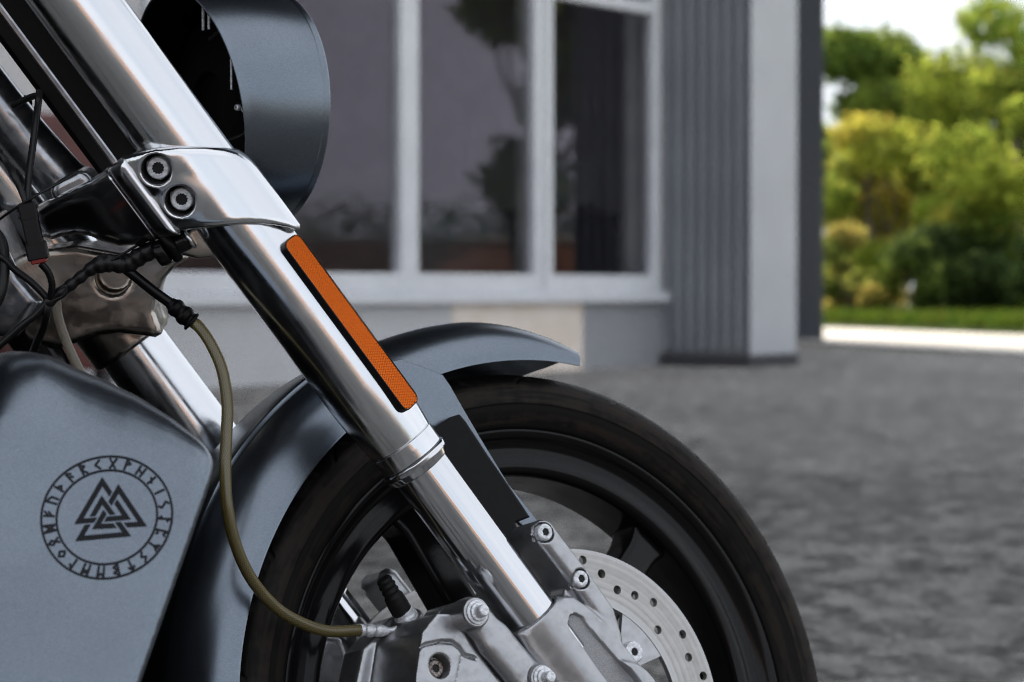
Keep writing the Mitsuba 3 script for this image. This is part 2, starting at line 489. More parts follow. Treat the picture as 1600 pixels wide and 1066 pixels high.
# wall pieces round the openings (openings: 0.196-1.55, 1.87-3.23, 3.50-5.88)
add(SP + 'wall', cat([wall_box(5.95, 30, 0.55, 4.3, -0.30, 0.0), wall_box(-0.02, 0.049, 0.55, 4.3, -0.30, -0.002), wall_box(1.691, 1.729, 0.55, 4.3, -0.2, 0.01)]), 'wall_paint', False)
add(SP + 'upper_wall', wall_box(-0.02, 30, 4.3, 14.0, -0.30, 0.0), 'navy_cladding', False, label='dark clad upper storey')
add(SP + 'roof', cat([wall_box(-0.8, 30, 14.0, 14.2, -16, 0.12)]), 'dark_plinth', False)
add(SP + 'end_wall', cat([wall_box(-2.21, -2.0, 0.0, 14.0, -16, -0.31), wall_box(-0.02, 30, 0, 14.0, -16.2, -16)]), 'wall_paint', False)
add(SP + 'plinth', wall_box(-0.02, 1.12, 0, 0.52, -0.3, -0.002), 'grey_tile', False, label='grey tiled base below the right-hand window')
add(SP + 'plinth', wall_box(1.124, 2.82, 0, 0.52, -0.3, 0.0), 'warm_light_panel', False, label='panel below the middle window with warm light painted into its colour')
add(SP + 'plinth', wall_box(2.824, 30, 0, 0.52, -0.3, -0.002), 'pale_tile', False, label='pale tiled base at the left')
add(SP + 'sill', wall_box(-0.05, 5.95, 0.52, 0.60, -0.05, 0.085, 0.01), W_, False)


def window(t0, t1, z0, z1, top):
    k = numbered(SP + 'window')
    labels[k] = dict(label='white framed shop window')
    fr = [wall_box(t0 - 0.10, t0, z0 - 0.13, top, -0.06, 0.045, 0.008), wall_box(t1, t1 + 0.10, z0 - 0.13, top, -0.06, 0.045, 0.008),
          wall_box(t0, t1, z0 - 0.13, z0, -0.06, 0.04, 0.008), wall_box(t0, t1, top - 0.13, top, -0.06, 0.04, 0.008)]
    add(k + '__frame', cat(fr), W_, False)
    panes = [(z0, z1)] if z1 > top - 0.2 else [(z0, z1), (z1 + 0.1, top - 0.13)]
    if len(panes) == 2:
        add(k + '__transom', wall_box(t0, t1, z1, z1 + 0.1, -0.055, 0.042, 0.008), W_, False)
    for a, b in panes:
        p = np.array([(t0 - .02, -0.01, a - .02), (t1 + .02, -0.01, a - .02), (t1 + .02, -0.01, b + .02), (t0 - .02, -0.01, b + .02)])
        v = np.c_[B0[0] + p[:, 0] * BA[0] + p[:, 1] * BN[0], B0[1] + p[:, 0] * BA[1] + p[:, 1] * BN[1], p[:, 2]]
        add(k + '__pane', trimesh.Trimesh(v, [[0, 1, 2], [0, 2, 3]], process=False), 'glass', False)


window(0.15, 1.59, 0.735, 2.83, 4.3)
window(1.83, 3.265, 0.735, 4.17, 4.3)
window(3.465, 5.88, 0.735, 4.17, 4.3)
cnp = thing('canopy', 'dark flat forecourt canopy over the motorcycle, mirrored in its satin paint', 'canopy')
add(cnp + '__roof', wall_box(9.0, 22.0, 4.95, 5.4, 0.6, 9.6, 0.03), 'navy_cladding', False)
for t_, d_ in ((21.7, 8.6), (21.7, 1.0), (9.3, 1.0)):
    add(cnp + '__post', wall_box(t_ - 0.12, t_ + 0.12, 0.0, 4.95, d_ - 0.12, d_ + 0.12, 0.01), 'steel_cladding', False)
# dark room behind the glass
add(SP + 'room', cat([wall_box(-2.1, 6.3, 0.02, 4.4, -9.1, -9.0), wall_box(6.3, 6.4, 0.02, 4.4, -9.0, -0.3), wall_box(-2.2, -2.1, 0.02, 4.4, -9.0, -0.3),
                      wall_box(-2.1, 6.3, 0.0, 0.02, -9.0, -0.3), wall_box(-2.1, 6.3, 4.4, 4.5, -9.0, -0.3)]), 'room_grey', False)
add(SP + 'side_wall', cat([wall_box(-2.2, -0.022, 0.0, 4.3, -0.3, 0.0), wall_box(-2.2, -0.02, 4.3, 14.0, -0.3, 0.0)]), 'wall_paint', False)
# corner pier: corrugated front, light side
PC = B0 + 0.02 * BN - 0.03 * BA


def pier_pt(d, t, z):
    """d out from the wall along BN, t along the wall away from the viewer."""
    q = PC + d * BN - t * BA
    return np.c_[q, z] if np.ndim(z) else (*q, z)


def corrugated(d0, d1, z0, z1, pitch=0.1135, depth=0.08):
    n = int(round((d1 - d0) / pitch))
    xs, ys = [], []
    for i in range(n):
        for f, y in ((0, 0), (0.24, 0), (0.50, 1), (0.74, 1), (1.0, 0)):
            xs.append(d0 + (i + f) * pitch)
            ys.append(-depth * y)
    keep = np.r_[True, np.diff(xs) > 1e-6]
    xs, ys = np.array(xs)[keep], np.array(ys)[keep]
    v, f = [], []
    for z in (z0, z1):
        for x, y in zip(xs, ys):
            q = PC + x * BN - (-y) * -BA * -1 if False else PC + x * BN + y * (-BA) * -1
            v.append((*q, z))
    m = len(xs)
    for i in range(m - 1):
        f += [[i, i + 1, m + i + 1], [i, m + i + 1, m + i]]
    return trimesh.Trimesh(np.array(v), f, process=False)


def pier_box(d0, d1, t0, t1, z0, z1, bev=0.0):
    m = box(d0, d1, t0, t1, z0, z1, bev)
    v = m.vertices.copy()
    m.vertices = np.c_[PC[0] + v[:, 0] * BN[0] - v[:, 1] * BA[0], PC[1] + v[:, 0] * BN[1] - v[:, 1] * BA[1], v[:, 2]]
    m.fix_normals()
    return m


add(SP + 'corner_pier', pier_box(0.0, 0.80, 0.08, 0.74, 0, 14.0), 'steel_cladding', False)
add(SP + 'corrugated_sheet', corrugated(0.0, 0.795, 0.13, 14.0), 'steel_cladding', False, label='dark grey corrugated steel sheet')
add(SP + 'side_panel', pier_box(0.80, 0.815, 0.0, 0.76, 0.10, 14.0, 0.004), 'light_cladding', False, label='smooth pale grey panel on the pier')
add(SP + 'pier_base', pier_box(-0.02, 0.83, -0.04, 0.77, 0, 0.10, 0.01), 'dark_plinth', False)

wing = thing('rear_building', 'dark navy building wing edge standing behind the pale grey pier', 'building')
add(wing + '__wall', box(-18, 3.50, 27.5, 29.0, 0, 11.0), 'navy_cladding', False)
add(wing + '__corner_trim', box(3.18, 3.535, 27.46, 27.56, 0.0, 11.0, 0.01), 'navy_cladding', False)
add(wing + '__roof', box(-18.1, 3.56, 27.4, 29.1, 11.0, 11.2), 'dark_plinth', False)

cab = thing('red_cabinet', 'dark red cabinet standing by the shop wall at the far left', 'cabinet')
add(cab + '__body', wall_box(6.72, 7.6, 0.17, 1.60, 0.02, 0.55, 0.02), 'maroon', False)
add(cab + '__door', wall_box(6.76, 7.56, 0.24, 1.54, 0.55, 0.565, 0.004), 'maroon', False)
for a in (6.76, 7.48):
    for b in (0.06, 0.43):
        add(cab + '__foot', wall_box(a, a + 0.08, 0, 0.17, b, b + 0.08), 'dark_plinth', False)

dk = thing('reception_desk', 'grey green desk behind the right-hand shop window', 'desk')
add(dk + '__front', wall_box(-2.0, 1.2, 0.02, 1.26, -1.75, -1.70), 'desk_green', False)
add(dk + '__top', wall_box(-2.05, 1.25, 1.26, 1.31, -2.3, -1.66, 0.01), 'desk_green', False)
cd_ = thing('display_board', 'pale green board standing on the desk behind the right-hand window', 'sign')
add(cd_ + '__board', wall_box(-1.84, -1.08, 1.38, 1.77, -1.80, -1.77, 0.008), 'screen_card', False)
add(cd_ + '__stand', wall_box(-1.56, -1.36, 1.31, 1.39, -1.84, -1.76, 0.005), 'stand_black', False)


# low brick wall round the yard, mirrored in the shop windows and in the polished metal
def brick_wall(name, label, p0, p1, h):
    k = thing(name, label, 'wall')
    p0, p1 = np.array(p0, float), np.array(p1, float)
    L = np.linalg.norm(p1 - p0)
    d = (p1 - p0) / L
    nn = np.array([-d[1], d[0]])

    def put(m):
        v = m.vertices.copy()
        m.vertices = np.c_[p0[0] + v[:, 0] * d[0] + v[:, 1] * nn[0], p0[1] + v[:, 0] * d[1] + v[:, 1] * nn[1], v[:, 2]]
        m.fix_normals()
        return m
    add(k + '__courses', put(box(0, L, -0.11, 0.11, 0, h)), 'brick_red', False)
    add(k + '__coping', put(box(-0.02, L + 0.02, -0.15, 0.15, h, h + 0.08, 0.01)), 'pale_concrete', False)


brick_wall('brick_wall', 'low red brick wall along the right side of the yard', (23.5, 8), (23.5, 40), 1.45)
brick_wall('brick_wall', 'low red brick wall across the yard behind the viewer', (-14, -25.5), (24, -25.5), 1.45)


# ------------------------------------------------------------------ trees and bushes
def leaves(blobs, n, size, cols, seed):
    r = np.random.default_rng(seed)
    blobs = np.asarray(blobs, float)
    vol = np.prod(blobs[:, 3:6], 1) ** (2 / 3)
    pick = r.choice(len(blobs), n, p=vol / vol.sum())
    d = r.normal(size=(n, 3))
    d /= np.linalg.norm(d, axis=1, keepdims=True)
    rad = r.uniform(0.35, 1.0, n) ** 0.5 * (1 + 0.16 * r.normal(size=n))
    c = blobs[pick, :3] + d * rad[:, None] * blobs[pick, 3:6]
    nrm = d + 0.9 * r.normal(size=(n, 3))
    nrm /= np.linalg.norm(nrm, axis=1, keepdims=True)
    t = np.cross(nrm, r.normal(size=(n, 3)))
    t /= np.linalg.norm(t, axis=1, keepdims=True)
    b = np.cross(nrm, t)
    s = size * r.uniform(0.6, 1.3, n)[:, None]
    v = np.stack([c - t * s, c + b * s * 0.42, c + t * s, c - b * s * 0.42], 1).reshape(-1, 3)
    i = 4 * np.arange(n)[:, None]
    f = np.vstack([i + [0, 1, 2], i + [0, 2, 3]])
    cols = np.asarray(cols, float)
    mixc = cols[r.integers(0, len(cols), len(blobs))][pick] * 0.6 + cols[r.integers(0, len(cols), n)] * 0.4
    mixc = np.clip(mixc * r.uniform(0.8, 3.6, (n, 1)), 0, 1)
    return trimesh.Trimesh(v, f, process=False), np.repeat(mixc, 4, 0)


def limb(a, b, r0, r1, seed):
    r = np.random.default_rng(seed)
    a, b = np.array(a, float), np.array(b, float)
    L = np.linalg.norm(b - a)
    pts = [a + (b - a) * t + (0 if t in (0, 1) else 1) * r.normal(0, 0.05 * L, 3) for t in (0, 0.33, 0.66, 1)]
    p = spline(pts, 5)
    return tube(p, np.linspace(r0, r1, len(p)), 8)


GREEN = [(0.06, 0.095, 0.02), (0.09, 0.13, 0.026), (0.125, 0.16, 0.03)]
YELLOW = [(0.16, 0.21, 0.032), (0.22, 0.25, 0.04), (0.28, 0.25, 0.05), (0.12, 0.175, 0.032)]
DARK = [(0.035, 0.055, 0.02), (0.05, 0.075, 0.025)]
OLIVE = [(0.15, 0.165, 0.05), (0.20, 0.195, 0.07), (0.11, 0.14, 0.035), (0.23, 0.19, 0.06)]


def tree(x, y, h, spread, cols, n, leaf, label, low=0.25, nb=16, seed=1, name='tree', category='tree', group=None, trunk=True):
    r = np.random.default_rng(seed)
    k = thing(name, label, category, group)
    zb = 0.1
    blobs, limbs = [], []
    if trunk:
        top = (x + r.normal(0, 0.2), y + r.normal(0, 0.2), zb + h * 0.72)
        limbs.append(limb((x, y, 0), top, 0.055 * h ** 0.9 * 0.5 + 0.04, 0.04, seed))
    for i in range(nb):
        a, f = r.uniform(0, 6.283), r.uniform(low, 0.93)
        rr = spread * math.sqrt(max(0.05, 1 - ((f - 0.52) / 0.55) ** 2)) * r.uniform(0.35, 0.85)
        c = np.array([x + rr * math.cos(a), y + rr * math.sin(a), zb + h * f])
        s = spread * r.uniform(0.24, 0.46)
        blobs.append((*c, s * r.uniform(0.8, 1.25), s * r.uniform(0.8, 1.25), s * r.uniform(0.6, 0.95)))
        if trunk:
            limbs.append(limb((x, y, zb + h * max(0.12, f * 0.62 - 0.1)), c, 0.035, 0.012, seed * 31 + i))
        else:
            limbs.append(limb((x + r.normal(0, .1), y + r.normal(0, .1), 0), c, 0.02, 0.006, seed * 31 + i))
    add(k + ('__trunk' if trunk else '__stem'), cat(limbs), 'bark', 40)
    m, c = leaves(blobs, n, leaf, cols, seed + 5)
    add(k + '__crown', m, 'leaf', False, color=c)
    return k


G1, G2 = 'trees beyond the pavement', 'bushes along the verge'
tree(7.55, 50, 6.2, 1.75, DARK[1:] + GREEN, 17000, 0.10, 'dark green round-topped tree to the right of the navy building edge', seed=2, low=0.35)
tree(9.5, 46, 6.1, 1.95, YELLOW + GREEN[1:], 14000, 0.10, 'tall bright yellow green tree at the right edge of the photo', seed=5, low=0.2)
tree(8.5, 48, 5.0, 1.3, YELLOW[:2] + GREEN, 9000, 0.10, 'yellow green tree between the dark round-topped tree and the tall tree at the right edge', seed=29, low=0.2)
tree(6.6, 42.5, 3.6, 1.5, OLIVE + YELLOW, 11000, 0.09, 'olive and yellow bushy tree in front of the dark round-topped tree', seed=8, low=0.12, nb=15)
tree(8.35, 40, 4.1, 1.5, YELLOW + GREEN, 11000, 0.10, 'yellow green bushy tree in front of the tall tree at the right edge', seed=11, low=0.12, nb=15)
tree(7.1, 39.0, 1.75, 1.0, DARK, 7000, 0.08, 'dark green bush low in the middle of the planting', seed=14, name='bush', category='bush', trunk=False, low=0.15, nb=10)
tree(5.6, 39.4, 1.7, 0.8, OLIVE + GREEN, 6000, 0.07, 'olive bush beside the navy building edge', seed=17, name='bush', category='bush', trunk=False, low=0.1, nb=10)
tree(6.35, 38.0, 1.5, 0.8, GREEN + DARK, 5000, 0.07, 'green bush low between the olive bush and the dark green bush', seed=23, name='bush', category='bush', trunk=False, low=0.1, nb=10)
tree(8.6, 37.0, 1.5, 0.9, DARK + GREEN[:1], 6000, 0.08, 'dark bush at the foot of the planting at the right edge of the photo', seed=20, name='bush', category='bush', trunk=False, low=0.12, nb=10)
for i, (x, y) in enumerate([(4.6, 53), (6.6, 54), (8.4, 53), (10.2, 54), (12.2, 53)]):
    tree(x, y, 3.6 + 0.25 * i, 1.7, GREEN + YELLOW, 9000, 0.14, ['mid green shrub right behind the navy building edge', 'dense shrub behind the round-topped tree', 'dense shrub between the round-topped tree and the tall yellow green tree', 'dense shrub behind the tall yellow green tree', 'shrub at the far right behind the planting'][i], seed=60 + i, name='shrub', category='shrub', trunk=False, low=0.1, nb=14)
# trees further right, seen only in the shop windows and the metal
for i, (x, y, h, s) in enumerate([(12.5, 44, 7.5, 2.6), (16.5, 41, 8.0, 2.8), (27.5, 37.5, 8.0, 2.6), (22.9, 26.6, 8.6, 2.2)]):
    tree(x, y, h, s, GREEN + DARK, 7000, 0.20, ['green tree right of the photo, nearest the planting', 'green tree right of the photo, second from the planting', 'green tree right of the photo, standing behind the low brick wall', 'tree mirrored at the right edge of the middle shop window'][i], seed=40 + i, group='trees along the right side of the yard', low=0.22)
hk = thing('hedge', 'clipped green hedge behind the low brick wall', 'hedge')
hm, hc = leaves([(25.2, y, 1.15, 0.8, 1.0, 1.15) for y in np.arange(9, 40, 0.9)], 40000, 0.07, DARK + GREEN[:1], 91)
add(hk + '__foliage', hm, 'leaf', False, color=hc)

# ------------------------------------------------------------------ the motorcycle
# Fork frame: origin on the near fork leg's axis; s runs down the leg, p at right angles to it (forward and up), q out towards the right-hand side.
OP = np.array([-0.136426, 1.776873, CAM_H - 0.039037])
FS, FP, FQ = np.array([0.578268, 0.136511, -0.804345]), np.array([0.810843, 0.012855, 0.585122]), np.array([0.090215, -0.990555, -0.103256])
PSI = 0.6109169
AU = np.array([0, math.sin(PSI), math.cos(PSI)])        # the axle's direction (towards the right-hand side), in (s, p, q)
AW = np.array([0, math.cos(PSI), -math.sin(PSI)])       # forward at right angles to the fork and the axle, in (s, p, q)
SPAN, AX_S, AX_W = 0.248255, 0.356561, 0.010302
M_SPQ = np.eye(4)
M_SPQ[:3, 0], M_SPQ[:3, 1], M_SPQ[:3, 2], M_SPQ[:3, 3] = FS, FP, FQ, OP
M_LOC = np.eye(4)
M_LOC[:3, 1], M_LOC[:3, 2] = AU, AW
M_SUW = M_SPQ @ M_LOC                                    # from (s, u, w)
FLIP = np.linalg.det(M_SPQ[:3, :3]) < 0
bike = thing('motorcycle', 'silver grey custom motorcycle with polished fork, amber reflector and black front wheel', 'motorcycle')
BK = bike + '__'


def place(m, M=None):
    m = tm(m).copy()
    M = M_SPQ if M is None else M
    m.vertices = m.vertices @ M[:3, :3].T + M[:3, 3]
    if np.linalg.det(M[:3, :3]) < 0:
        m.faces = m.faces[:, ::-1]
    return m


def part(name, m, bsdf, smooth=30, M=None, label=None, **kw):
    return add(BK + name, place(m, M), bsdf, smooth, **kw, **({'label': label} if label else {}))


def mm(*pts):
    return np.array(pts, float) / 1000.0


def frame_to(a, d, up=(0.3, 0.5, 0.81)):
    """Matrix whose z axis is d and whose origin is a."""
    d = np.asarray(d, float) / np.linalg.norm(d)
    x = np.cross(up, d)
    x /= np.linalg.norm(x)
    M = np.eye(4)
    M[:3, 0], M[:3, 1], M[:3, 2], M[:3, 3] = x, np.cross(d, x), d, a
    return M


def moved(m, M):
    m = tm(m).copy()
    m.vertices = m.vertices @ M[:3, :3].T + M[:3, 3]
    return m


def socket_bolt(r, h, sock, sides=6, dome=0.0):
    """A socket head: its face at z = 0, standing on z = -h."""
    prof = fillet([(r * 0.9, -h), (r, -h), (r, -0.0011), (r - 0.0011, 0), (r * 0.45, dome), (0, dome)], 0.0006)
    b = manifold3d.Manifold.revolve(manifold3d.CrossSection([np.vstack([[(0, -h)], prof]).tolist()]), 48)
    return tm(b - man(extrude(socket_shape(sock, sides), -h * 0.75, 0.01)))


def socket_shape(sock, sides):
    if sides == 6:
        a = np.linspace(0, 2 * np.pi, 6, endpoint=False)
        return sg.Polygon(np.c_[np.cos(a), np.sin(a)] * sock)
    a = np.linspace(0, 2 * np.pi, 24, endpoint=False)
    rr = np.where(np.arange(24) % 2 == 0, sock, sock * 0.84)
    return sg.Polygon(np.c_[np.cos(a), np.sin(a)] * rr[:, None])


def add_bolt(key, r, h, sock, sides, M, bsdf='bolt_zinc', frame=None):
    """A socket head bolt and a black plug that paints in the shade of its socket."""
    add(key + '__bolt', place(moved(socket_bolt(r, h, sock, sides), M), frame), bsdf, 30)
    add(key + '__socket_shade', place(moved(extrude(socket_shape(sock * 0.985, sides), -h * 0.7, -0.0012), M), frame), 'bolt_hole_shade', False)


# --- fork legs: outer tube, collar, seal ring, stanchion
def fork_leg(u0, far=False):
    off = AU * u0
    Mo = M_SPQ.copy()
    Mo[:3, 3] = OP + M_SPQ[:3, :3] @ off
    body = [(x, 0.029) for x in np.linspace(-0.52, 0.040, 24)] + [(x, 0.029 - 0.0033 * (1 - math.cos(math.pi / 2 * (x - 0.040) / 0.0523))) for x in np.linspace(0.0425, 0.0923, 24)]
    prof = [(-0.52, 1e-5)] + body + fillet([(0.0925, 0.0257), (0.0928, 0.0250), (0.0934, 0.0250), (0.0937, 0.0258), (0.1000, 0.0258), (0.1075, 0.0256), (0.1078, 0.0235)], 0.0004).tolist()
    k = part('fork_tube', lathe(prof, 128), 'polished_alloy', 28, Mo)
    ring = fillet([(0.1078, 0.0235), (0.1082, 0.0262), (0.1095, 0.0272), (0.1125, 0.0268), (0.1180, 0.0240), (0.1190, 0.0222), (0.1190, 0.020)], 0.0006)
    add(k + '__seal_ring', place(lathe(ring, 96), Mo), 'chrome', 28)
    part('fork_slider', lathe(fillet([(0.112, 0.0217), (0.265, 0.0217), (0.30, 0.0217), (0.30, 1e-5)], 0.0005), 96), 'chrome', 28, Mo)
    return k


near_tube = fork_leg(0.0)
fork_leg(-SPAN)

# --- amber reflector on the near tube
ang = math.radians(43)
RN, RT = np.array([0, math.cos(ang), math.sin(ang)]), np.array([0, -math.sin(ang), math.cos(ang)])
MR = np.eye(4)
MR[:3, 0], MR[:3, 1], MR[:3, 2] = [1, 0, 0], RT, RN
rr = sg.box(-0.0785, -0.0092, 0.0735, 0.0092)
rr = rr.buffer(-0.006).buffer(0.006, quad_segs=10)
z_top = 0.0345


def refl_fn(X):
    d = np.maximum(np.abs(X[:, 0] + 0.0025) - 0.076 + 0.006, np.abs(X[:, 1]) - 0.0098 + 0.006)
    a, b = np.abs(X[:, 0] + 0.0025) - 0.070, np.abs(X[:, 1]) - 0.0038
    d2 = np.hypot(np.maximum(a, 0), np.maximum(b, 0)) + np.minimum(np.maximum(a, b), 0) - 0.006
    body = slab(d2, X[:, 2], 0.018, z_top, 0.0016)
    pocket = slab(d2 + 0.0008, X[:, 2], z_top - 0.0016, z_top + 0.01, 0.0004)
    return smax(body, -pocket, 0.0004)


rk = BK + 'reflector'
add(rk + '__housing', place(moved(sdf_mesh(refl_fn, (-0.081, -0.0125, 0.016), (0.076, 0.0125, 0.0365), 0.0007), MR)), 'housing_black', 40)


def lens_mesh():
    xs, ys = np.arange(-0.0782, 0.0733, 0.00032), np.arange(-0.0092, 0.00925, 0.00032)
    g = np.stack(np.meshgrid(xs, ys, indexing='ij'), -1).reshape(-1, 2)
    pit = 0.0023
    a = g @ np.array([[1, 0.5], [0, 0.8660254]]).T
    i = np.round(g[:, 1] / (pit * 0.866))
    cx = (np.round(g[:, 0] / pit - 0.5 * (i % 2)) + 0.5 * (i % 2)) * pit
    cy = i * pit * 0.866
    # each prism: a three-sided cube corner, as in a moulded reflector
    dx, dy = g[:, 0] - cx, g[:, 1] - cy
    hgt = np.minimum.reduce([dx * math.cos(t) + dy * math.sin(t) for t in (math.pi / 2, math.pi / 2 + 2.0944, math.pi / 2 + 4.1888)])
    z = z_top - 0.0012 + 0.9 * hgt + 0.0006
    nx, ny = len(xs), len(ys)
    idx = np.arange(nx * ny).reshape(nx, ny)
    f = np.vstack([np.c_[idx[:-1, :-1].ravel(), idx[1:, :-1].ravel(), idx[1:, 1:].ravel()], np.c_[idx[:-1, :-1].ravel(), idx[1:, 1:].ravel(), idx[:-1, 1:].ravel()]])
    c = g[f].mean(1)
    a, b = np.abs(c[:, 0] + 0.0025) - 0.070, np.abs(c[:, 1]) - 0.0038
    d2 = np.hypot(np.maximum(a, 0), np.maximum(b, 0)) + np.minimum(np.maximum(a, b), 0) - 0.006
    return trimesh.Trimesh(np.c_[g, z], f[d2 < -0.0006], process=False)


add(rk + '__lens', place(moved(lens_mesh(), MR)), 'amber', False, label='orange prismatic lens')

# --- lower triple clamp: cap round the near tube with two bolts
CAP = mm((-194.2, -44.2), (-195.2, -37.9), (-191.9, -26.3), (-186.2, -13.7), (-178.1, -0.1), (-167.2, 14.3), (-158.1, 24.5), (-150.5, 31.3), (-141.9, 36.5), (-133.0, 40.0),
         (-120.0, 40.0), (-103.6, 40.0), (-89.5, 40.0), (-76.5, 39.0), (-75.3, 34.6), (-80.3, 29.7), (-85.4, 26.6), (-92.2, 20.8), (-97.8, 15.2), (-107.7, 1.5),
         (-116.3, -13.6), (-124.7, -28.3), (-130.8, -40.7), (-136.2, -51.9))
bt = math.radians(97)
BNV, BTV = np.array([math.cos(bt), math.sin(bt)]), np.array([-math.sin(bt), math.cos(bt)])
FACE = 0.0350
BORES = mm((-174.1, -22.6), (-146.4, -22.3))


def cap_fn(X):
    s, p, q = X[:, 0], X[:, 1], X[:, 2]
    ring = smin(np.hypot(p, q) - 0.0352, np.hypot(p + 0.0085, q) - 0.0366, 0.006)
    a, b = p * BTV[0] + q * BTV[1], p * BNV[0] + q * BNV[1]
    boss = slab(np.maximum(np.abs(a - 0.025) - 0.029, -1), b, 0.004, FACE, 0.0045)
    boss = np.maximum(boss, np.abs(a - 0.025) - 0.029)
    left = -(p + 0.0505)                                # flat rear end of the cap
    for cs, cp in BORES:
        ra = np.hypot(s - cs, a - (cp * BTV[0] + 0.0335 * BTV[1]))
        boss = smin(boss, slab(ra - 0.0148, b, 0.006, FACE + 0.0012, 0.003), 0.005)
    d = smin(ring, smax(boss, left, 0.006), 0.010)
    out = poly_sdf(s, p, CAP)
    d = smax(d, out, 0.0065)
    d = smax(d, -(q + 0.020 + 0.67 * np.minimum(p, 0.01)) * 0.83, 0.003)
    for cs, cp in BORES:
        a0 = (cp * BTV[0] + FACE * 0)                     # bore axis along the boss normal
        ra = np.hypot(s - cs, a - (cp * BTV[0] + 0.0335 * BTV[1]))
        d = smax(d, -np.maximum(ra - 0.0112, -(b - FACE + 0.019)), 0.0016)
    return d


ck = BK + 'triple_clamp'
add(ck + '__cap', place(sdf_mesh(cap_fn, (-0.203, -0.060, -0.026), (-0.070, 0.044, 0.044), 0.0013)), 'polished_alloy', True, label='polished clamp cap with two recessed bolts')
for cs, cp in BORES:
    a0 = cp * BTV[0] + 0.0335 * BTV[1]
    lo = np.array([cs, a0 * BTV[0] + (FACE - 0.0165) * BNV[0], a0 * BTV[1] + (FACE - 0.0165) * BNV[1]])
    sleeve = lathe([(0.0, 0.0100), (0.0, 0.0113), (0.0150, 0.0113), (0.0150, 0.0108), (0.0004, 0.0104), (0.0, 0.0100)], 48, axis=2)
    add(ck + '__bore_shade', place(moved(sleeve, frame_to(lo, (0, BNV[0], BNV[1])))), 'bolt_hole_shade', 30)  # dark sleeve added to paint shade into the bolt bore
    a0 = cp * BTV[0] + 0.0335 * BTV[1]
    base = np.array([cs, a0 * BTV[0] + (FACE - 0.0050) * BNV[0], a0 * BTV[1] + (FACE - 0.0050) * BNV[1]])
    add_bolt(ck, 0.0083, 0.012, 0.0047, 12, frame_to(base, (0, BNV[0], BNV[1])))

ARM = mm((-194.2, -36.0), (-195.4, -48.5), (-194.8, -59.6), (-195.0, -67.7), (-197.4, -80.1), (-199.7, -92.9), (-202.3, -105.3), (-203.0, -119.5), (-194.4, -127.8),
         (-181.4, -128.6), (-176.0, -123.5), (-173.3, -113.4), (-168.3, -103.2), (-161.8, -95.9), (-155.2, -91.6), (-144.1, -81.9), (-138.0, -70.2), (-133.7, -57.2), (-126, -36.5))


def arm_fn(X):
    s, p, q = X[:, 0], X[:, 1], X[:, 2]
    d2 = poly_sdf(s, p, ARM)
    top = 0.026 + 0.95 * (p + 0.052)                     # the rear face slopes away from the seam
    front = (q - top) / math.sqrt(1 + 0.95 ** 2)
    d = smax(smax(d2, front, 0.012), -(q + 0.13), 0.006)
    gap = np.maximum(np.abs(p + 0.0522) - 0.0007, -(q + 0.004))
    return smax(d, -gap, 0.0008)


add(ck + '__arm', place(sdf_mesh(arm_fn, (-0.209, -0.134, -0.135), (-0.12, -0.034, 0.034), 0.0016)), 'polished_alloy', True)


def stem_fn(X):
    s, p, q = X[:, 0], X[:, 1], X[:, 2]
    d = slab(chain_sdf(s, p, mm((-200, -92), (-197.5, -78)), 0.009), q, -0.09, -0.024, 0.006)
    return d


add(ck + '__stem_nut', place(sdf_mesh(stem_fn, (-0.214, -0.106, -0.096), (-0.186, -0.062, -0.018), 0.0016)), 'neck_grey', True)
FARC = mm((-178.6, -152.5), (-161.0, -121.2), (-134.6, -96.2), (-109.6, -57.3), (-101.6, -56.8), (-102.2, -69.2), (-99.3, -82.9), (-90.3, -97.2), (-83.8, -103.3), (-71.4, -106.7),
          (-65.7, -109.6), (-66.4, -114.9), (-75.6, -124.1), (-86.0, -135.6), (-95.3, -151.0), (-99.6, -168.4), (-102.5, -177.7), (-120.5, -196.1), (-134.8, -198.1), (-168.8, -191.7), (-182.3, -175.2))


def far_fn(X):
    s, p, q = X[:, 0], X[:, 1], X[:, 2]
    body = slab(poly_sdf(s, p, FARC), q, -0.262, -0.13, 0.006)
    lp, lq = -SPAN * AU[1], -SPAN * AU[2]
    ring = smax(np.hypot(p - lp, q - lq) - 0.0350, np.abs(s + 0.098) - 0.031, 0.004)
    d = smin(body, ring, 0.005)
    hole = np.hypot(s + 0.124, p + 0.113) - 0.0135
    return smax(d, -np.maximum(hole, -(q + 0.155)), 0.004)


add(ck + '__far_clamp', place(sdf_mesh(far_fn, (-0.19, -0.205, -0.27), (-0.055, -0.05, -0.115), 0.0022)), 'warm_reflect_alloy', True, label='dull alloy underside of the clamp, warm ground reflection painted in as brown')
LIP = mm((-131.1, -50.8), (-124.6, -29.8), (-113.8, -10.5), (-101.4, -17.6), (-98.7, -30.3), (-104.1, -40.1), (-114.0, -48.3))
add(ck + '__lower_edge', place(sdf_mesh(lambda X: slab(poly_sdf(X[:, 0], X[:, 1], LIP), X[:, 2], -0.11, 0.004, 0.003), (-0.137, -0.056, -0.115), (-0.094, -0.005, 0.009), 0.0016)), 'warm_reflect_alloy', True)

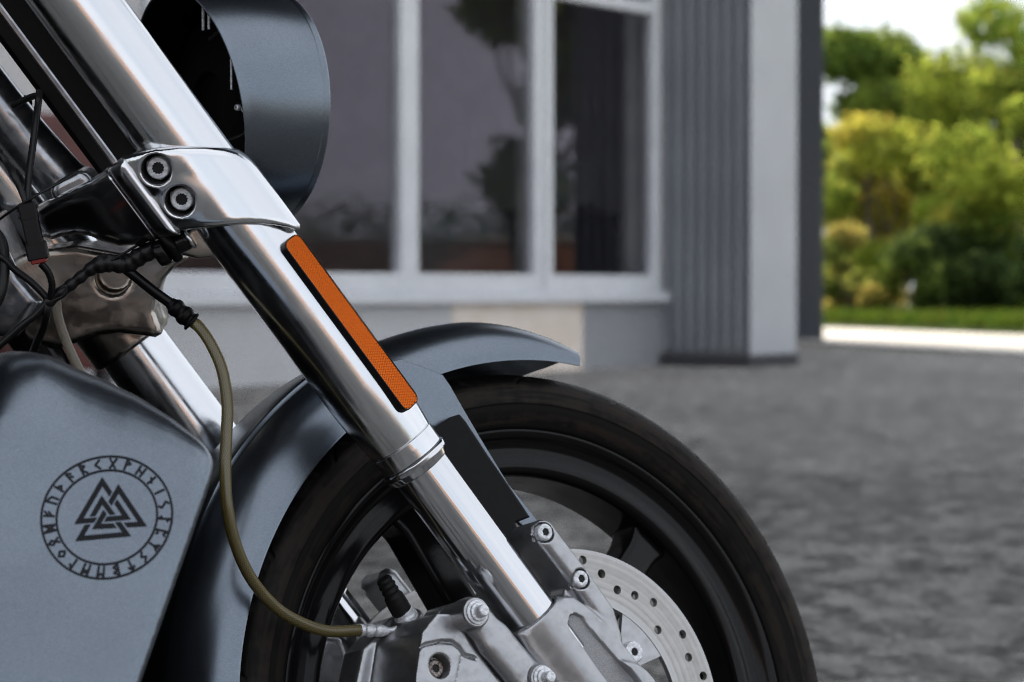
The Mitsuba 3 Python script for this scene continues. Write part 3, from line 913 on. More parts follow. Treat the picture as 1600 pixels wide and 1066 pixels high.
# --- black cover behind the upper fork tube with a light rib, neck tube
s_, p_, q_ = np.array([-0.44, -0.185]), (-0.098, -0.024), (-0.11, -0.055)
part('fork_cover', box(-0.50, -0.183, -0.0665, -0.020, -0.12, -0.052, 0.004), 'satin_black', False, label='black cover behind the upper fork tube')
ck2 = BK + 'fork_cover'
scene[ck2 + '__body'] = scene.pop(ck2)
labels[ck2 + '__body'] = labels.pop(ck2)
add(ck2 + '__rib', place(box(-0.50, -0.186, -0.0535, -0.0485, -0.060, -0.0475, 0.0012)), 'neck_grey', False, label='narrow light rib along the black cover')
neck = spline(mm((-420, -103, -105), (-312, -101, -105), (-256, -100, -105), (-215, -97, -105), (-190, -95, -110)), 10)
nr = 0.0195 + 0.003 * np.exp(-((np.linspace(0, 1, len(neck)) - 0.93) / 0.07) ** 2)
part('neck_tube', tube(neck, nr, 40), 'neck_grey', 40, label='scuffed silver steering neck tube')
NK = mm((-215, -150), (-168, -160), (-142, -158), (-132, -190), (-150, -212), (-190, -215), (-225, -190))
part('neck_casting', sdf_mesh(lambda X: slab(poly_sdf(X[:, 0], X[:, 1], NK), X[:, 2], -0.16, -0.06, 0.008), (-0.235, -0.222, -0.166), (-0.125, -0.143, -0.054), 0.002), 'neck_grey', True)
part('frame_rail', tube(spline(mm((-240, -205, -120), (-190, -200, -130), (-120, -196, -150), (-60, -215, -160), (60, -300, -170)), 10), 0.017, 20), 'gloss_black', 40)

# --- headlight shell in front of the fork
HF = np.array([0.8309, 0.5565, 0.0])
HC = np.array([-0.1942, 1.9493, CAM_H + 0.1431])
HR = 0.0935
HX = np.array([HF[1], -HF[0], 0])                        # to the right-hand side
MH = np.eye(4)
MH[:3, 0], MH[:3, 1], MH[:3, 2], MH[:3, 3] = HX, [0, 0, 1], HF, HC


def shell(r_out, cut0, slope, r_scale, inner):
    """Bucket: rings from the front rim (z=0) back to a slanted rear edge."""
    a = np.linspace(0, 2 * np.pi, 161)[:-1]
    rings = []
    prof = np.linspace(0, 1, 26)
    back = cut0 + slope * np.sin(a)
    for t in prof:
        z = -t * back
        r = r_out * (0.975 + 0.03 * math.sin(math.pi * min(1, t * 1.05 + 0.05)) ** 0.8 - 0.0 * t) * r_scale
        rings.append(np.c_[r * np.cos(a), r * np.sin(a), z])
    out = list(rings)
    inn = [np.c_[(np.hypot(x[:, 0], x[:, 1]) - inner)[:, None] * np.c_[np.cos(a), np.sin(a)], x[:, 2]] for x in rings[::-1]]
    allr = np.array(out + inn[:])
    n, m = len(allr), len(a)
    v = allr.reshape(-1, 3)
    f = []
    for i in range(n - 1):
        k0 = i * m + np.arange(m)
        k1 = i * m + (np.arange(m) + 1) % m
        f += [np.c_[k0, k0 + m, k1 + m], np.c_[k0, k1 + m, k1]]
    return trimesh.Trimesh(v, np.vstack(f), process=False)


hl = BK + 'headlight'
add(hl + '__shell', place(shell(HR, 0.0735, 0.018, 1.0, 0.0012), MH), 'satin_grey', 35, label='satin grey headlight shell')
add(hl + '__liner', place(shell(HR - 0.0014, 0.0725, 0.018, 1.0, 0.0012), MH), 'dull_black', 35, label='black inside of the headlight shell')
add(hl + '__rim', place(lathe(fillet([(-0.003, HR * 0.972), (-0.003, HR * 0.99), (0.002, HR * 0.993), (0.004, HR * 0.975), (0.003, HR * 0.95), (-0.003, HR * 0.95)], 0.001), 128, axis=2), MH), 'satin_grey', 35)
add(hl + '__lens', place(lathe([(0.001, HR * 0.95), (0.012, HR * 0.75), (0.020, HR * 0.4), (0.023, 1e-5)], 96, axis=2), MH), 'gloss_black', 35)
back = lathe(fillet([(-0.010, HR * 0.955), (-0.036, HR * 0.95), (-0.050, HR * 0.80), (-0.056, HR * 0.5), (-0.058, HR * 0.30), (-0.050, HR * 0.28), (-0.049, 1e-5)], 0.003), 96, axis=2)
add(hl + '__back_bowl', place(back, MH), 'dull_black', 35)


def hpt(x, y, z):
    return np.array([x, y, z])


for (x, y, z0, l, r) in [(0.012, 0.070, -0.066, 0.022, 0.0012), (0.022, 0.074, -0.066, 0.030, 0.0013), (0.034, 0.078, -0.066, 0.012, 0.0012), (0.052, 0.022, -0.062, 0.024, 0.0010), (0.060, 0.046, -0.062, 0.014, 0.0012)]:
    add(hl + '__pin', place(tube(np.array([(x, y - l / 2, z0), (x, y + l / 2, z0)]), r, 10), MH), 'bolt_zinc', 40)
for (x, y, z0) in [(0.066, 0.006, -0.060), (0.059, -0.004, -0.062), (0.067, -0.006, -0.060), (0.061, 0.054, -0.060), (0.064, 0.052, -0.060), (0.080, 0.006, -0.050)]:
    add(hl + '__screw', place(moved(socket_bolt(0.0026, 0.004, 0.0011), frame_to((x, y, z0), (0.35, 0, -1))), MH), 'bolt_zinc', 30)
for i, pts in enumerate([[(0.03, 0.05, -0.07), (0.055, 0.06, -0.06), (0.07, 0.03, -0.05), (0.08, 0.0, -0.03)], [(0.045, -0.03, -0.066), (0.07, -0.02, -0.055), (0.082, 0.02, -0.035), (0.075, 0.045, -0.03)],
                         [(0.02, 0.08, -0.06), (0.045, 0.075, -0.055), (0.065, 0.055, -0.045)]]):
    add(hl + '__wire', place(tube(spline(pts, 12), 0.0016, 10), MH), 'cable_black', 40)

# --- front wheel (coordinates s, u, w about the axle)
MWH = M_SUW.copy()
MWH[:3, 3] = (M_SUW @ np.array([AX_S, -SPAN / 2, AX_W, 1]))[:3]
wk = BK + 'front_wheel'


def tyre():
    half = [(0.0355, 0.2330), (0.0385, 0.2355), (0.0420, 0.2372), (0.0440, 0.2400), (0.0446, 0.2412), (0.0452, 0.2410), (0.0478, 0.2450), (0.0505, 0.2510), (0.0518, 0.2560), (0.0524, 0.2566), (0.0530, 0.2576),
            (0.0533, 0.2640), (0.0526, 0.2690), (0.0514, 0.2726), (0.0506, 0.2744), (0.0488, 0.2772), (0.0460, 0.2800), (0.0420, 0.2828), (0.0360, 0.2858), (0.0290, 0.2882), (0.0210, 0.2898), (0.0110, 0.2907), (0.0, 0.2910)]
    half = np.array(half)
    half[:, 1] = 0.2330 + (half[:, 1] - 0.2330) * 0.895
    half[:, 0] = 0.0355 + (half[:, 0] - 0.0355) * np.where(half[:, 0] > 0.0355, 0.80, 1)
    fine = np.vstack([half[i] + (half[i + 1] - half[i]) * t for i in range(len(half) - 1) for t in np.linspace(0, 1, 4)[:-1, None]] + [half[-1:]])
    prof = np.vstack([fine, (fine * [-1, 1])[::-1][1:]])
    inner = np.array([(-0.030, 0.233), (0.030, 0.233)])
    prof = np.vstack([prof, inner, prof[:1]])
    m = lathe(prof, 900, axis=1)
    v = m.vertices
    th = np.degrees(np.arctan2(v[:, 2], v[:, 0]))
    r = np.hypot(v[:, 0], v[:, 2])
    u = v[:, 1]
    d = np.zeros(len(v))
    for k in range(18):                                   # slanted sipes on both shoulders
        for sgn, o in ((1, 0.0), (-1, 10.0)):
            c = k * 20 + o
            a = (th - c + 180) % 360 - 180
            w_ = sgn * u
            line = a - (w_ - 0.030) * 260
            on = (w_ > 0.012) & (w_ < 0.047) & (r > 0.267)
            d = np.maximum(d, np.where(on, np.clip(1 - np.abs(line) / 0.55, 0, 1), 0))
    d = np.minimum(1, d * 1.6)
    for c in (0.0,):
        d = np.maximum(d, np.where((np.abs(u) < 0.0035) & (r > 0.266), 1.0, 0))
    v[:, [0, 2]] *= (1 - 0.0035 * d / np.maximum(r, 0.1))[:, None]
    m.vertices = v
    return m


add(wk + '__tyre', place(tyre(), MWH), 'rubber', 40)
rim_half = [(0.0355, 0.2335), (0.0385, 0.2362), (0.0395, 0.2340), (0.0375, 0.2300), (0.0335, 0.2270), (0.0300, 0.2225), (0.0290, 0.2150), (0.0300, 0.2110), (0.0310, 0.2065), (0.0290, 0.2020), (0.0240, 0.1990), (0.0, 0.1985)]
rim = np.vstack([rim_half, (np.array(rim_half) * [-1, 1])[::-1][1:], [(-0.030, 0.229), (0.030, 0.229), rim_half[0]]])
add(wk + '__rim', place(lathe(fillet(rim, 0.002), 256, axis=1), MWH), 'gloss_black', 40)
hub = lathe(fillet([(-0.055, 1e-5), (-0.055, 0.022), (-0.038, 0.024), (-0.034, 0.044), (0.034, 0.044), (0.038, 0.024), (0.055, 0.022), (0.055, 1e-5)], 0.003), 64, axis=1)
add(wk + '__hub', place(hub, MWH), 'gloss_black', 40)


def spoke_fn(X):
    r, u, t = X[:, 0], X[:, 1], X[:, 2]
    wd = 0.0125 + 0.006 * np.clip((r - 0.178) / 0.022, 0, 1) ** 2.2 + 0.002
    d = np.hypot(np.maximum(np.abs(t) - wd + 0.007, 0), np.maximum(np.abs(u) - 0.020 + 0.007, 0)) + np.minimum(np.maximum(np.abs(t) - wd + 0.007, np.abs(u) - 0.020 + 0.007), 0) - 0.007
    d = smax(d, -(np.hypot(np.abs(u) - 0.034, 0) - 0.0165), 0.004)
    return np.maximum(d, np.maximum(0.035 - r, r - 0.2005))


spoke0 = sdf_mesh(spoke_fn, (0.030, -0.025, -0.034), (0.206, 0.025, 0.034), 0.0018)
for k in range(5):
    a = math.radians(7.2 + 72 * k)
    R = np.eye(4)
    R[:3, 0], R[:3, 2] = [-math.cos(a), 0, math.sin(a)], [math.sin(a), 0, math.cos(a)]
    mk = spoke0.copy()
    mk.vertices = mk.vertices @ R[:3, :3].T
    if np.linalg.det(R[:3, :3]) < 0:
        mk.faces = mk.faces[:, ::-1]
    add(wk + '__spoke', place(mk, MWH), 'gloss_black', True)


# --- brake discs
def disc_parts(u, sgn):
    def ringpoly(r0, r1):
        return sg.Point(0, 0).buffer(r1, quad_segs=48).difference(sg.Point(0, 0).buffer(r0, quad_segs=48))
    rad = [.1208, .1128, .105, .1088, .1147, .1005, .118, .113]
    holes = []
    for k in range(40):
        a = math.radians(42.7 + 9 * k)
        r = rad[k % 8]
        holes.append(sg.Point(-r * math.cos(a), r * math.sin(a)).buffer(0.0036, quad_segs=8))
    band = ringpoly(0.0895, 0.1291).difference(so.unary_union(holes))
    bolts = [math.radians(84.3 + 72 * k) for k in range(5)]
    car = ringpoly(0.036, 0.056)
    for a in bolts:
        c, s = math.cos(a), math.sin(a)

        def pt(r, t):
            return (-r * c + t * s, r * s + t * c)
        car = car.union(sg.Point(pt(0.0687, 0)).buffer(0.012)).union(sg.Polygon([pt(0.045, -0.016), pt(0.045, 0.016), pt(0.066, 0.012), pt(0.0915, 0.024), pt(0.0925, 0.008), pt(0.0925, -0.014), pt(0.0915, -0.030), pt(0.066, -0.012)]))
    car = car.buffer(0.004).buffer(-0.008).buffer(0.004)
    k = numbered(BK + 'brake_disc')

    def put(poly, z0, z1):
        m = extrude(poly, z0, z1)
        m.vertices = m.vertices[:, [0, 2, 1]]
        m.faces = m.faces[:, ::-1]
        return m
    M = M_SUW.copy()
    M[:3, 3] = (M_SUW @ np.array([AX_S, u, AX_W, 1]))[:3]
    add(k + '__rotor', place(put(band, -0.0025, 0.0025), M), 'disc_steel', 30)
    add(k + '__carrier', place(put(car, -0.0022, 0.0018), M), 'cast_silver', 30)
    for a in bolts:
        pos = np.array([-0.0687 * math.cos(a), sgn * 0.0060, 0.0687 * math.sin(a)])
        add_bolt(k, 0.0088, 0.008, 0.0036, 12, frame_to(pos, (0, sgn, 0)), frame=M)


disc_parts(-0.0382, 1)
disc_parts(-SPAN + 0.0382, -1)


# --- front fender
def fender():
    prof = np.array([(0.0665, 0.2860), (0.0668, 0.2880), (0.0655, 0.2960), (0.0620, 0.3050), (0.0560, 0.3140), (0.0480, 0.3212), (0.0400, 0.3258), (0.0335, 0.3285), (0.0312, 0.3292), (0.0308, 0.3316), (0.0292, 0.3330), (0.0200, 0.3340), (0.0100, 0.3345), (0.0, 0.3347)])
    smooth_p = np.array([(0.0665, 0.2860), (0.0668, 0.2880), (0.0655, 0.2960), (0.0620, 0.3050), (0.0560, 0.3130), (0.0480, 0.3198), (0.0400, 0.3240), (0.0335, 0.3264), (0.0312, 0.3271), (0.0300, 0.3275), (0.0285, 0.3279), (0.0200, 0.3293), (0.0100, 0.3300), (0.0, 0.3303)])
    th = np.radians(np.linspace(-100, 53, 260))
    v = []

    def resample(p):
        L = np.r_[0, np.cumsum(np.linalg.norm(np.diff(p, axis=0), axis=1))]
        t = np.linspace(0, L[-1], 60)
        return np.c_[np.interp(t, L, p[:, 0]), np.interp(t, L, p[:, 1])]
    A = np.vstack([prof, (prof * [-1, 1])[::-1][1:]])
    Bm = np.vstack([smooth_p, (smooth_p * [-1, 1])[::-1][1:]])
    rows = []
    for layer in (0.0, -0.003):
        for t in th:
            f = np.clip((math.degrees(t) - 4) / 18, 0, 1)
            f = max(f * f * (3 - 2 * f), float(np.clip((-math.degrees(t) - 14) / 14, 0, 1)))
            P = A * (1 - f) + Bm * f
            vv = P[:, 0] / 0.0668
            end = np.radians(46.5 + 2.5 * (1 - vv ** 2))
            tt = np.radians(-100) + (t + np.radians(100)) * (end + np.radians(100)) / np.radians(153)
            deg = np.degrees(tt)
            fall = np.clip((deg - 27) / 22, 0, 1.1) ** 2
            P = np.c_[P[:, 0] * (1 - 0.10 * fall), P[:, 1] - 0.55 * fall * np.maximum(0, P[:, 1] - 0.287) + 0.003 * fall]
            nrm = np.c_[np.gradient(P[:, 1]), -np.gradient(P[:, 0])]
            nrm /= np.linalg.norm(nrm, axis=1, keepdims=True)
            nrm *= np.sign((nrm * (P - [0, 0.28])).sum(1))[:, None]
            Q = P + nrm * layer
            rows.append(np.c_[-Q[:, 1] * np.cos(tt), Q[:, 0], Q[:, 1] * np.sin(tt)])
    n, m = len(th), len(A)
    v = np.vstack(rows)
    f = []
    idx = np.arange(2 * n * m).reshape(2, n, m)
    for L, fl in ((0, False), (1, True)):
        a, b, c, d = idx[L, :-1, :-1].ravel(), idx[L, 1:, :-1].ravel(), idx[L, 1:, 1:].ravel(), idx[L, :-1, 1:].ravel()
        q = np.vstack([np.c_[a, b, c], np.c_[a, c, d]])
        f.append(q[:, ::-1] if fl else q)
    for e in ((idx[0, :, 0], idx[1, :, 0]), (idx[0, :, -1], idx[1, :, -1]), (idx[0, 0], idx[1, 0]), (idx[0, -1], idx[1, -1])):
        a, b = e
        f.append(np.vstack([np.c_[a[:-1], b[:-1], b[1:]], np.c_[a[:-1], b[1:], a[1:]]]))
    return trimesh.Trimesh(v, np.vstack(f), process=False)


fk = BK + 'front_fender'
add(fk + '__panel', place(fender(), MWH), 'satin_grey', 24)
PLATE_W = mm((60.0,49.3),(48.9,63.4),(54.6,75.1),(68.3,85.9),(85.3,97.8),(95.8,97.6),(115.9,94.9),(141.8,91.6),(185.4,87.3),(231.0,89.5),(231.5,78.3),(212.0,72.8),(171.1,73.9),(127.9,66.2),(88.9,55.2))
for tag_, u0 in (('a', -0.0515), ('b', -SPAN + 0.0515)):
    Mp = M_SUW.copy()

    def plate_fn(X):
        return slab(poly_sdf(X[:, 0], X[:, 2], PLATE_W), X[:, 1], u0 - 0.002, u0 + 0.002, 0.0012)
    add(fk + '__bracket', place(sdf_mesh(plate_fn, (0.040, u0 - 0.005, 0.04), (0.240, u0 + 0.005, 0.105), 0.0011), M_SUW), 'satin_grey', 30)
BL_U = -0.043
BLADE_W = mm((111.6,64.9),(113.0,75.4),(115.9,83.0),(123.8,83.6),(155.0,81.7),(184.5,80.7),(214.4,79.4),(209.5,65.2),(225.6,59.8),(271.7,57.9),(260.3,39.2),(209.5,38.6),(144.7,43.7),(108.9,45.6))
part('fender_stay', sdf_mesh(lambda X: slab(poly_sdf(X[:, 0], X[:, 2], BLADE_W), X[:, 1], BL_U - 0.003, BL_U + 0.003, 0.0015), (0.10, BL_U - 0.006, 0.03), (0.28, BL_U + 0.006, 0.092), 0.0013), 'satin_black', 30, M_SUW, label='black stay plate beside the fork slider')

# --- lower casting of the near leg (and its mirror twin on the far leg)
STRUT = mm((217.4, 49.0), (263.4, 50.3), (296.8, 49.2), (315.3, 41.2))
BOLTS_B = mm((216.9, 47.9), (262.8, 49.2))
FOOT = mm((257.0, -25.2), (258.8, -17.6), (262.3, 26.7), (267.3, 33.2), (281.7, 38.9), (300.8, 43.4), (359.8, 46.0), (405.0, 44.0), (399.1, -0.9), (340.8, -26.1), (300.5, -27.3), (272.1, -27.7))
RECESS = mm((277.0, 9.5), (275.0, 17.9), (277.5, 24.3), (283.6, 27.3), (291.8, 26.7), (344.3, 31.8), (367.8, 32.2), (354.2, 8.0), (324.5, 6.5), (293.3, 7.6), (281.2, 7.1))
WEB = mm((262.0, 46.7), (263.0, 38.4), (268.9, 30.1), (292.4, 40.1), (323.2, 46.4), (348.7, 46.8), (324.1, 51.4), (294.3, 53.6))


def foot_fn(X):
    s, u, w = X[:, 0], X[:, 1], X[:, 2]
    d = slab(np.hypot(u, w) - 0.0252, s, 0.2585, 0.375, 0.002)
    d = smin(d, slab(poly_sdf(s, w, FOOT), u, -0.026, 0.0165, 0.005), 0.007)
    lug = slab(np.hypot(s - AX_S, w - AX_W) - 0.034, u, -0.03, 0.022, 0.004)
    d = smin(d, lug, 0.006)
    d = smin(d, slab(poly_sdf(s, w, WEB), u, -0.020, 0.002, 0.003), 0.005)
    st = slab(chain_sdf(s, w, STRUT, 0.0102), u, -0.028, 0.0140, 0.0080)
    for cs, cw in BOLTS_B:
        st = smax(st, -np.maximum(np.hypot(s - cs, w - cw) - 0.0079, -(u - 0.0060)), 0.0008)
    d = smin(d, st, 0.003)
    d = smax(d, -np.maximum(poly_sdf(s, w, RECESS), -(u - 0.0135)), 0.0012)
    bore = np.maximum(np.hypot(u, w) - 0.0226, s - 0.27)
    return smax(d, -bore, 0.0012)


kf = BK + 'fork_foot'
foot = sdf_mesh(foot_fn, (0.203, -0.036, -0.034), (0.412, 0.028, 0.066), 0.0013)
add(kf + '__casting', place(foot, M_SUW), 'cast_silver', True)


def on_u(poly, z0, z1):
    m = extrude(poly, z0, z1)
    m.vertices = m.vertices[:, [0, 2, 1]]
    m.faces = m.faces[:, ::-1]
    return m


add(kf + '__recessed_panel', place(on_u(sg.Polygon(RECESS).buffer(0.0003), 0.0125, 0.01375), M_SUW), 'cast_panel', False, label='rough dark recessed panel')
for cs, cw in BOLTS_B:
    add_bolt(kf, 0.0066, 0.007, 0.0033, 6, frame_to((cs, 0.0136, cw), (0, 1, 0)), frame=M_SUW)
foot2 = foot.copy()
foot2.vertices = foot2.vertices * [1, -1, 1] + [0, -SPAN, 0]
foot2.faces = foot2.faces[:, ::-1]
add(BK + 'fork_foot', place(foot2, M_SUW), 'cast_silver', True)

axle_a, axle_b = np.array([AX_S, 0.026, AX_W]), np.array([AX_S, -SPAN - 0.026, AX_W])
part('axle', tube(np.array([axle_a, axle_b]), 0.011, 32), 'bolt_zinc', 40, M_SUW)

# --- brake caliper behind the near leg
CAL = mm((203.6, -68.3), (205.9, -87.3), (225.0, -112.2), (239.9, -128.1), (284.4, -131.4), (326.2, -95.8), (320.1, -67.0), (288.9, -56.6), (269.5, -59.7), (240.6, -60.6), (227.5, -59.2), (215.5, -54.3))
CALB = mm((199.4, -62.1), (201.4, -98.6), (217.7, -122.6), (236.2, -139.5), (287.4, -137.5), (322.8, -95.4), (274.5, -50.0), (218.3, -36.2))
GRV = mm((212.5, -100.1), (214.1, -92.7), (221.1, -80.1), (226.6, -73.3), (233.7, -71.0), (240.6, -71.4), (248, -66))
GRV2 = mm((239.9, -73.7), (250.8, -89.8), (261.6, -101.4))
CB = mm((233.4, -93.0))[0]


def spq(X):
    """(s, u, w) to (s, p, q)."""
    return np.c_[X[:, 0], X[:, 1] * math.sin(PSI) + X[:, 2] * math.cos(PSI), X[:, 1] * math.cos(PSI) - X[:, 2] * math.sin(PSI)]


def cal_fn(X):
    s, u, w = X[:, 0], X[:, 1], X[:, 2]
    d = slab(poly_sdf(s, w, CAL), u, -0.062, 0.0120, 0.0022)
    upper = np.maximum(-chain_sdf(s, w, GRV, 0.0), 0)
    d = smin(d, slab(poly_sdf(s, w, CALB), u, -0.088, -0.056, 0.004), 0.003)
    d = smax(d, -np.maximum(chain_sdf(s, w, GRV, 0.0010), -(u - 0.0090)), 0.0008)
    d = smax(d, -np.maximum(chain_sdf(s, w, GRV2, 0.0006), -(u - 0.0105)), 0.0006)
    d = smax(d, -np.maximum(np.hypot(s - CB[0], w - CB[1]) - 0.0088, -(u - 0.000)), 0.0010)
    boss = cyl_sdf(spq(X), (0.2035, -0.0735, -0.002), (0.236, -0.086, -0.012), 0.0118, 0.002)
    return smin(d, boss, 0.003)


ca = BK + 'brake_caliper'
add(ca + '__body', place(sdf_mesh(cal_fn, (0.190, -0.093, -0.146), (0.335, 0.017, -0.028), 0.0015), M_SUW), 'cast_silver', True)
add_bolt(ca, 0.0068, 0.010, 0.0034, 12, frame_to((CB[0] + 0.0006, 0.0062, CB[1] - 0.0006), (0, 1, 0)), 'bolt_rusty', frame=M_SUW)
# mounting arm with its flanged bolts
ARMA = np.insert(mm((222.0, -46.5), (248.7, -45.0), (290.7, -42.3), (325.2, -39.6)), 1, [0.011, 0.012, 0.012, 0.012], axis=1)
FB1, FB2 = np.array([0.2190, 0.0300, -0.0522]), np.array([0.2909, 0.0280, -0.0390])


def arma_fn(X):
    d = np.full(len(X), 1e9)
    for a, b, r in zip(ARMA[:-1], ARMA[1:], (0.0130, 0.0146, 0.0150)):
        e = b - a
        t = np.clip(((X - a) @ e) / (e @ e), 0, 1)
        d = smin(d, np.linalg.norm(X - a - t[:, None] * e, axis=1) - r, 0.004)
    d = smax(d, X[:, 1] - 0.0225, 0.006)
    rad = np.hypot(X[:, 0] - FB1[0], X[:, 2] - FB1[2])
    d = smin(d, slab(rad - 0.0112, X[:, 1], -0.03, 0.0300, 0.0014), 0.003)
    d = smin(d, slab(np.hypot(X[:, 0] - FB2[0], X[:, 2] - FB2[2]) - 0.0105, X[:, 1], 0.0, 0.0280, 0.0014), 0.003)
    groove = np.maximum(np.abs(X[:, 1] + 0.006) - 0.0010, np.maximum(0.0100 - rad, rad - 0.014))
    return smax(d, -groove, 0.0008)


add(ca + '__mounting_arm', place(sdf_mesh(arma_fn, (0.204, -0.034, -0.068), (0.345, 0.034, -0.020), 0.0013), M_SUW), 'cast_silver', True)
fb = lathe(fillet([(-0.001, 1e-5), (-0.001, 0.0090), (0.0014, 0.0090), (0.0018, 0.0070), (0.0034, 0.0066), (0.0038, 0.0046), (0.0100, 0.0044), (0.0110, 0.0036), (0.0110, 1e-5)], 0.0004), 40, axis=2)
for c0 in (FB1, FB2):
    add(ca + '__flange_bolt', place(moved(fb, frame_to(c0, (0, 1, 0))), M_SUW), 'bolt_zinc', 30)

# --- front brake hose and its fittings
HOSE = mm((-71.4,-71.4,0.0),(-62.8,-68.4,4.0),(-48.7,-68.1,12.0),(-29.9,-71.8,22.0),(-9.3,-82.0,34.0),(7.9,-94.9,45.0),(24.8,-108.1,55.0),(47.1,-122.6,62.0),(73.1,-134.4,62.0),
          (101.6,-141.3,56.0),(130.1,-141.3,45.0),(153.0,-135.0,34.0),(172.3,-124.6,22.0),(189.0,-107.2,8.0))
hk_ = BK + 'brake_hose'
hmesh, huv = tube(spline(HOSE, 16), 0.0043, 24, uvs=True)
scene[hk_ + '__hose'] = mikit.ply(place(hmesh), 'braided_hose', smooth=True, uv=huv)
labels[hk_ + '__hose'] = dict(label='olive braided hose')


def ribbed(a, b, prof, bsdf, name, seg=28):
    a, b = np.array(a), np.array(b)
    L = np.linalg.norm(b - a)
    pr = np.array(prof, float)
    pr[:, 0] *= L
    add(hk_ + '__' + name, place(moved(lathe(fillet(pr, 0.0006), seg, axis=2), frame_to(a, b - a))), bsdf, 40)


ribbed(mm((-90.5, -75.4, 0))[0], mm((-68.5, -70.7, 0))[0], [(0, 1e-5), (0, .0042), (.12, .0050), (.2, .0066), (.34, .0069), (.42, .0060), (.5, .0060), (.58, .0072), (.74, .0074), (.82, .0060), (.88, .0060), (.92, .0076), (1.0, .0076), (1.0, .004)], 'satin_black', 'ferrule')
part_k = mm((-128, -86.5, -2), (-123.7, -85.0, 0.0), (-103.7, -79.8, 0.0), (-88.3, -74.9, 0.0))
add(hk_ + '__rigid_line', place(tube(spline(part_k, 10), 0.0038, 20)), 'gloss_black', 40)
ribbed(mm((188.0, -109.8, 5))[0], mm((203.2, -90.3, 5))[0], [(0, 1e-5), (0, .0048), (.2, .0050), (.24, .0042), (.3, .0042), (.34, .0050), (.5, .0050), (.54, .0042), (.6, .0042), (.64, .0048), (.8, .0046), (.95, .0030), (1.0, .0028)], 'bolt_zinc', 'ferrule')
add(hk_ + '__rigid_line', place(tube(spline(mm((202.6, -91.0, 5.0), (205.7, -84.0, 5.0), (205.2, -72.9, 2.0)), 12), 0.0026, 16)), 'bolt_zinc', 40)
ribbed(mm((197, -73.2, 1))[0], mm((212, -76.0, -3))[0], [(0, 1e-5), (0, .0072), (.25, .0076), (.3, .0090), (.85, .0092), (.9, .0075), (1, .0075)], 'bolt_zinc', 'banjo')
ribbed(mm((168.4, -70.5, 4))[0], mm((199, -74.6, 0.5))[0], [(0, 1e-5), (0, .0050), (.06, .0062), (.14, .0056), (.2, .0068), (.28, .0058), (.36, .0068), (.44, .0060), (.52, .0074), (.7, .0078), (.95, .0080), (1, .0070)], 'boot_rubber', 'rubber_boot')

# --- wiring at the steering head
for name, r, pts in [
        ('cable', 9.0, [(-420, -118, -95), (-360, -112, -90), (-310, -108, -92), (-285, -100, -100), (-268, -86, -115)]),
        ('cable', 8.0, [(-420, -140, -110), (-352, -128, -105), (-322, -118, -100), (-298, -128, -95), (-282, -150, -90)]),
        ('cable', 7.0, [(-400, -88, -100), (-350, -86, -100), (-318, -88, -104), (-290, -96, -112)]),
        ('cable', 6.0, [(-420, -165, -100), (-360, -150, -100), (-320, -140, -95), (-290, -138, -80), (-262, -150, -60), (-240, -170, -50)]),
        ('cable', 3.2, [(-330, -100, -60), (-300, -108, -40), (-280, -122, -20), (-262, -140, 0)]),
        ('cable', 4.0, [(-215, -150, -20), (-196, -148, -10), (-178, -158, 0), (-165, -172, 5), (-160, -190, 5)]),
        ('cable', 2.7, [(-269.5, -61.5, -30.0), (-262.6, -67.9, -30.0), (-252.2, -76.7, -20.0), (-238.4, -88.6, -10.0), (-226.6, -99.0, 0.0), (-214.4, -108.6, 10.0), (-208.6, -111.7, 15.0)]),
        ('cable', 2.4, [(-266.5, -63.8, -30.0), (-269.6, -72.5, -40.0), (-272.3, -86.4, -50.0)]),
        ('cable', 2.4, [(-252.5, -111.3, 0.0), (-241.5, -109.4, 0.0), (-229.1, -109.4, 10.0), (-218.1, -111.2, 12.0), (-209.6, -113.2, 15.0)]),
        ('cable', 2.6, [(-194.8, -157.7, 0.0), (-186.1, -152.8, 0.0), (-173.7, -150.7, 0.0), (-161.2, -147.0, 0.0), (-147.1, -145.0, 0.0), (-141.7, -145.6, 0.0)]),
        ('cable', 2.6, [(-167.5, -131.6, 12.0), (-159.7, -131.4, 10.0), (-151.8, -134.2, 8.0), (-145.2, -140.2, 4.0), (-141.7, -145.6, 0.0)]),
        ('cable', 3.0, [(-142.5, -145.0, 0.0), (-135.8, -151.7, 0.0), (-128.5, -161.3, -10.0), (-122.2, -173.1, -20.0), (-115.9, -183.7, -30.0)]),
        ('cable', 2.8, [(-142.5, -145.0, 0.0), (-139.8, -157.3, 0.0), (-139.3, -170.9, 0.0), (-137.8, -186.3, 0.0), (-136.3, -200.1, 0.0)]),
        ('cable', 1.1, [(-140.7, -142.0, 3.0), (-139.5, -134.8, 3.0), (-141.0, -129.7, 3.0), (-144.4, -128.9, 3.0), (-143.3, -136.0, 3.0), (-142.8, -143.3, 3.0)]),
        ('cable_tie', 1.0, [(-205.6, -73.8, 0.0), (-206.7, -87.7, 10.0), (-209.0, -106.2, 20.0), (-210.1, -124.1, 15.0), (-210.3, -140.3, 0.0)]),
        ('cable_tie', 1.0, [(-140.3, -95.2, 5.0), (-138.3, -76.6, 7.0), (-137.7, -62.4, 12.0)])]:
    part(name, tube(spline(mm(*pts), 10), r / 1000, 14), 'cable_black', 40)
har = spline(mm((-141.7, -147.6, 0.0), (-142.3, -131.3, 0.0), (-142.7, -116.8, 0.0), (-142.9, -103.5, 0.0), (-138.6, -92.9, 0.0), (-130.8, -83.7, 0.0), (-129.8, -71.9, 2.0), (-128.2, -58.5, 6.0)), 12)
hr_ = 0.0042 + 0.0024 * np.clip((np.linspace(0, 1, len(har)) - 0.35) / 0.15, 0, 1) + 0.0004 * np.sin(np.linspace(0, 70, len(har)))
